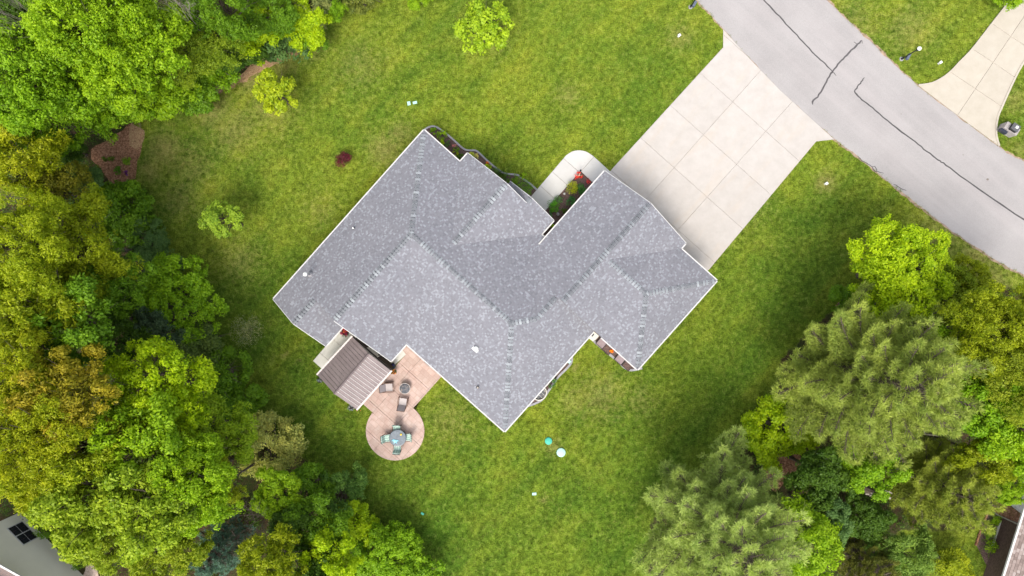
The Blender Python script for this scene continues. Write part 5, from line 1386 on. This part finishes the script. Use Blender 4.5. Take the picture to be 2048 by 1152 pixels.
for a, c, lab in ((742, 689, "dark lantern hanging at the upper part of the gazebo end"), (758, 718.5, "dark lantern hanging at the lower part of the gazebo end")):
    x, y = P2(a, c - 9 if a > 750 else c, 1.9)
    g = G(); g.lathe((x, y, 1.6), [(.05, 0), (.08, .03), (.08, .2), (.05, .24), (.01, .32)], 10); o = g.build("lantern", M['gazfr']); tag(o, lab, "lantern", "lanterns at the gazebo")
for a, c, l_, lab in ((818, 690, .3, "dark doormat in the patio corner under the eave"), (856, 725, .5, "dark shallow box under the eave beside the patio")):
    x, y = P2(a, c, .1); g = G(); g.box((x, y, .11), (l_, .28, .07), HOUSE_ANG); o = g.build("door_mat" if l_ < .4 else "storage_tray", M['dark']); tag(o, lab, "mat" if l_ < .4 else "tray")
x, y = P2(715, 814); 
g = G()
for i in range(14): g.box((*P2(715 + rs.uniform(-6, 8), 815 + rs.uniform(-4, 8)), .05), (.05, .04, .03), rs.uniform(0, 3))
o = g.build("fallen_petals", plain("orange_petals", (.6, .2, .06), .8, .3, 5)); tag(o, "orange petals scattered in the grass below the gazebo", "petals", kind='stuff')
# window well and boxes in the back beds
ww = empty("window_well", (*P2(1082, 787), 0), "half round pale metal window well in the curved bed", "window well")
mid = Vector(P2(1079, 786)); ux_ = Vector((.665, .747)); vx_ = Vector((.747, -.665))
line = [tuple(mid + ux_ * (.52 * math.cos(t)) + vx_ * (.46 * math.sin(t))) for t in np.linspace(0, math.pi, 17)]
ribbon(line, .06, 0.0, .22).build("rim", M['pad'], ww)
g = G(); g.prism([tuple(mid + ux_ * (.46 * math.cos(t)) + vx_ * (.40 * math.sin(t))) for t in np.linspace(0, math.pi, 13)], .02, .05); g.build("cover", M['soot'], ww)
for k in range(4):
    p0 = mid + ux_ * (-.36 + .24 * k); L = .4 * math.sqrt(max(.05, 1 - ((-.36 + .24 * k) / .46) ** 2)); p1 = p0 + vx_ * L
    g = G(); g.tube([(p0.x, p0.y, .07), (p1.x, p1.y, .07)], .012, 5); g.build("bar", M['pad'], ww)
x, y = P2(1137, 722, .2); g = G(); g.box((x, y, .12), (.22, .34, .2), A_ANG); o = g.build("garden_ornament", M['teal2']); tag(o, "small pale teal box at the upper end of the curved bed", "box")
cp = sheet("entry_pad", px([(1172, 672), (1187, 684), (1198, 672), (1182, 658)]), .06, M['pad'], kind='structure', label="small pale concrete pad in the corner behind the garage")
x, y = P2(1183, 668, .1); g = G(); g.box((x, y, .09), (.34, .22, .05), HOUSE_ANG); o = g.build("door_mat", M['dark']); tag(o, "small dark mat on the concrete pad behind the garage", "mat")
M['tray'] = plain("pinkish_grey_box", (.27, .21, .22), .7, .1, 5)
for a, c, m_, lab in ((1203, 687, 'tray', "pinkish grey raised box nearest the pad behind the garage"), (1215, 699, 'mulch', "brown filled raised box with the orange flowers beside it"),
                  (1240, 719, 'tray', "pinkish grey raised box at the middle of the garage wall"), (1255, 731, 'mulch', "brown filled raised box nearest the roof corner")):
    x, y = P2(a, c, .25); t = empty("raised_box", (x, y, .03), lab, "planter box", "raised boxes behind the garage")
    for s in (-1, 1):
        ox, oy = rot2(0, s * .27, HOUSE_ANG); g = G(); g.box((ox, oy, .13), (.62, .03, .26), HOUSE_ANG); g.build("side_board", M['gazfr'], t, local=True)
        ox, oy = rot2(s * .31, 0, HOUSE_ANG); g = G(); g.box((ox, oy, .13), (.03, .51, .26), HOUSE_ANG); g.build("end_board", M['gazfr'], t, local=True)
    g = G(); g.box((0, 0, .12), (.58, .5, .20), HOUSE_ANG); g.build("filling", M[m_], t, local=True)
plant("flower", 1223.5, 701, 3.6, .5, (.75, .25, .02), "bright orange flowers under the garage eave", "flowers", leaf=.07, n=8)

# ------------------------------------------------------------------ neighbouring house, bottom left
A0 = Vector(P2(20, 1005)); A1 = Vector(P2(185, 1172)); dW = (A1 - A0).normalized(); nW = Vector((-dW.y, dW.x))
if nW.dot(-A0) < 0: nW = -nW
hn = empty("neighbouring_house", (A0.x, A0.y, 0), "beige sided neighbouring house at the bottom left corner", "house")
LW = (A1 - A0).length; A0s = A0 + dW * 1.0
def wallpt(s, z, o=0.0):
    q = A0s + dW * s + nW * o; return (q.x, q.y, z)
Ls = LW - 1.0
g = G(); g.add([wallpt(-6 * 0, 0, -.02), wallpt(Ls, 0, -.02), wallpt(Ls, 6.1, -.02), wallpt(0, 6.1, -.02), wallpt(0, 0, -7), wallpt(Ls, 0, -7), wallpt(Ls, 6.2, -7), wallpt(0, 6.2, -7)], [(0, 1, 2, 3), (5, 4, 7, 6), (4, 0, 3, 7), (1, 5, 6, 2), (3, 2, 6, 7)])
g.build("wall", M['siding'], hn)
g = G(); nb = 36
for k in range(nb):
    z0, z1 = k * .17, (k + 1) * .17
    g.add([wallpt(0, z0, .045), wallpt(Ls, z0, .045), wallpt(Ls, z1, .006), wallpt(0, z1, .006), wallpt(0, z0, -.02), wallpt(Ls, z0, -.02)], [(0, 1, 2, 3), (4, 5, 1, 0)])
o = g.build("siding_boards", plain("cream_siding", (.80, .76, .65), .55, .03, 1), hn); o['kind'] = 'stuff'
# find the window on the wall: photo (43,1068)
def wall_hit(a, c):
    best = None
    for k in range(0, 700):
        z = k * .01; x, y = P2(a, c, z); s = (Vector((x, y)) - A0s); o_ = s.dot(nW)
        if best is None or abs(o_) < best[0]: best = (abs(o_), s.dot(dW), z)
    return best[1], best[2]
s0, zt = wall_hit(15.5, 1059); s1, zb = wall_hit(72, 1076); s2, z2 = wall_hit(43, 1045); s3, z3 = wall_hit(46, 1090)
sa, sb = min(s0, s1, s2, s3), max(s0, s1, s2, s3); za, zb_ = min(zt, zb, z2, z3), max(zt, zb, z2, z3)
win = G()
M['pane'] = NB("window_glass").done((.02, .022, .03), .05, .7)
fr = .07
def wbox(sx0, sx1, z0, z1, o0, o1, name, mat, parent):
    g = G(); g.add([wallpt(sx0, z0, o0), wallpt(sx1, z0, o0), wallpt(sx1, z1, o0), wallpt(sx0, z1, o0), wallpt(sx0, z0, o1), wallpt(sx1, z0, o1), wallpt(sx1, z1, o1), wallpt(sx0, z1, o1)],
                   [(3, 2, 1, 0), (4, 5, 6, 7), (0, 1, 5, 4), (1, 2, 6, 5), (2, 3, 7, 6), (3, 0, 4, 7)]); return g.build(name, mat, parent)
wfr = wbox(sa - .06, sb + .06, za - .06, zb_ + .06, .0, .065, "window", M['white'], hn)
sm, zm_ = (sa + sb) / 2, (za + zb_) / 2
for (q0, q1) in ((sa, sm - .035), (sm + .035, sb)):
    for (w0, w1) in ((za, zm_ - .02), (zm_ + .02, zb_)):
        wbox(q0, q1, w0, w1, .04, .07, "pane", M['pane'], wfr)
for (q0, q1) in ((sa, sm - .035), (sm + .035, sb)):
    m_ = (q0 + q1) / 2; wbox(m_ - .008, m_ + .008, za, zb_, .06, .08, "muntin", M['gazfr'], wfr)
# roof of that house: edge seen from (0,1130) to (45,1155)
e0, e1 = Vector(P(-80, 1086, 5.9)), Vector(P(70, 1169, 5.0))
back = Vector((nW.x, nW.y, 0)) * -5
rd_ = G(); top = [e0, e1, e1 + back + Vector((0, 0, 1.6)), e0 + back + Vector((0, 0, 1.6))]
vs_, fs = quad3(*[tuple(q) for q in top], .18); rd_.add(vs_, fs)
b = NB("brown_red_shingle"); br = b.n("ShaderNodeTexBrick", i_Vector=b.pos(), i_Scale=4.0); br.inputs["Color1"].default_value = (.33, .24, .21, 1); br.inputs["Color2"].default_value = (.24, .19, .18, 1); br.inputs["Mortar"].default_value = (.13, .10, .10, 1); br.inputs["Mortar Size"].default_value = .02
M['brshingle'] = b.done(br.outputs[0], .9)
nrf = rd_.build("roof", M['brshingle'], hn)
a, c = Vector(e0), Vector(e1); d = (c - a).normalized(); side = d.cross(Vector((0, 0, 1))); m = Matrix((d, side, side.cross(d))).transposed()
g = G(); g.box((a + c) / 2, ((c - a).length, .12, .12), M4=m); g.build("gutter", M['white'], nrf)
sheet("gravel_patch", jitter(px([(166, 1152), (172, 1132), (182, 1128), (194, 1140), (198, 1170), (170, 1175)]), .12), .012, M['gravel'], kind='structure', label="pale gravel patch beside the neighbouring house")

# ------------------------------------------------------------------ house and terrace, bottom right
h2 = empty("neighbouring_house", (*P2(2080, 1130), 0), "brown shingled neighbouring house at the bottom right corner", "house")
ea, eb = Vector(P(2052, 1015, 2.9)), Vector(P(1997, 1190, 2.9)); d = (eb - ea).normalized(); nn = Vector((-d.y, d.x, 0))
if nn.x < 0: nn = -nn
vs_, fs = quad3(tuple(ea), tuple(eb), tuple(eb + nn * 5 + Vector((0, 0, 2.2))), tuple(ea + nn * 5 + Vector((0, 0, 2.2))), .16)
rf2 = mk("roof", vs_, fs, M['brshingle'], h2)
# courses of shingles on it
g = G(); tone2 = []
for k in range(28):
    a = ea + nn * k * .17 + Vector((0, 0, .44 * k * .17)); L = (eb - ea).length; s = 0
    while s < L:
        wdt = R.uniform(.18, .34); e_ = min(s + wdt, L)
        p0 = a + d * s; p1 = a + d * (e_ - .008); q0 = p0 + nn * .17 + Vector((0, 0, .17 * .44)); q1 = p1 + nn * .17 + Vector((0, 0, .17 * .44))
        up_ = Vector((0, 0, .028)); lo = Vector((0, 0, .008)); vs_ = [p0 + up_, p1 + up_, q1 + lo, q0 + lo]
        nrm = (vs_[1] - vs_[0]).cross(vs_[3] - vs_[0]); f_ = (0, 1, 2, 3) if nrm.z > 0 else (3, 2, 1, 0)
        g.add(vs_ + [p0, p1], [f_, (0, 4, 5, 1)]); t_ = R.random(); tone2 += [t_, t_ * .6]
        s = e_
b = NB("brown_shingle_tab"); M['tab2'] = b.done(b.ramp(b.attr("tone"), [(0, (.19, .145, .13)), (.5, (.27, .21, .19)), (1, (.37, .31, .29))]), .9)
o = g.build("shingle_courses", M['tab2'], rf2); o['kind'] = 'stuff'
at = o.data.attributes.new("tone", 'FLOAT', 'FACE'); at.data.foreach_set("value", np.array(tone2, np.float32))
m = Matrix((d, d.cross(Vector((0, 0, 1))), Vector((0, 0, 1)))).transposed()
g = G(); g.box((ea + eb) / 2 - nn * .07 + Vector((0, 0, -.03)), ((eb - ea).length, .13, .13), M4=m); g.build("gutter", M['white'], h2)
b = NB("brown_brick_wall"); mp = b.n("ShaderNodeMapping", i_Vector=b.obj()); mp.inputs["Rotation"].default_value = (math.radians(90), 0, 0)
sx = b.n("ShaderNodeSeparateXYZ", i_0=b.pos()); cb = b.n("ShaderNodeCombineXYZ"); b.t.links.new(sx.outputs[1], cb.inputs[0]); b.t.links.new(sx.outputs[2], cb.inputs[1])
br = b.n("ShaderNodeTexBrick", i_Vector=cb.outputs[0], i_Scale=4.5); br.inputs["Color1"].default_value = (.17, .11, .09, 1); br.inputs["Color2"].default_value = (.11, .07, .055, 1); br.inputs["Mortar"].default_value = (.07, .05, .045, 1)
M['brickwall'] = b.done(br.outputs[0], .9)
w0 = Vector(P(2003, 1034)); g = G(); w1 = w0 + d * 8
g.add([tuple(w0), tuple(w1), tuple(w1 + Vector((0, 0, 3.1))), tuple(w0 + Vector((0, 0, 3.1)))] + [tuple(q + nn * 5) for q in (w0, w1, w1 + Vector((0, 0, 3.1)), w0 + Vector((0, 0, 3.1)))], [(0, 1, 2, 3), (7, 6, 5, 4), (4, 0, 3, 7), (1, 5, 6, 2)])
g.build("wall", M['brickwall'], h2)
q0 = w0 - nn * .05 - d * .03
g = G(); g.tube([(q0.x, q0.y, 2.75), (q0.x, q0.y, .12), (*P2(1996, 1030, .08), .08), (*P2(1987, 1025, .06), .06)], .045, 6); g.build("downspout", M['white'], h2)
bk = [(v_[0] + nn.x * .2, v_[1] + nn.y * .2, v_[2]) for v_ in g.v]; g.add(bk, [(3, 2, 1, 0)]); g.build("wall", M['siding'], h2)
sheet("brick_path", px([(1996, 1000), (2020, 1012), (2048, 1032), (2060, 1040), (2060, 1056), (2042, 1050), (2000, 1030), (1985, 1024), (1988, 1005)]), .034, M['redmulch'], kind='structure', label="reddish path at the end of the brown brick wall")
sheet("concrete_path", px([(2020, 1010), (2038, 970), (2090, 930), (2150, 1000), (2048, 1032)]), .03, M['pad'], kind='structure', label="pale concrete path at the right edge")
sheet("mulch_bed", px([(1985, 1015), (1998, 1032), (2002, 1040), (1983, 1115), (1972, 1130), (1950, 1085), (1960, 1060), (1974, 1025)]), .02, M['mulch'], kind='structure', label="mulch bed along the brown brick wall")
line = [P2(2000, 1040), P2(1993, 1066), P2(1984, 1092)]
o = ribbon(line, .14, 0, .14).build("terrace_kerb", M['pad']); tag(o, "pale stone kerb at the foot of the brown brick wall", "kerb")
line = [P2(*q) for q in smooth_line([(1975, 1022), (1966, 1045), (1958, 1066), (1950, 1090)], 4)]
o = ribbon(line, .13, 0, .12).build("brick_edging", M['redmulch']); tag(o, "old brick edging left of the mulch bed at the bottom right", "edging")
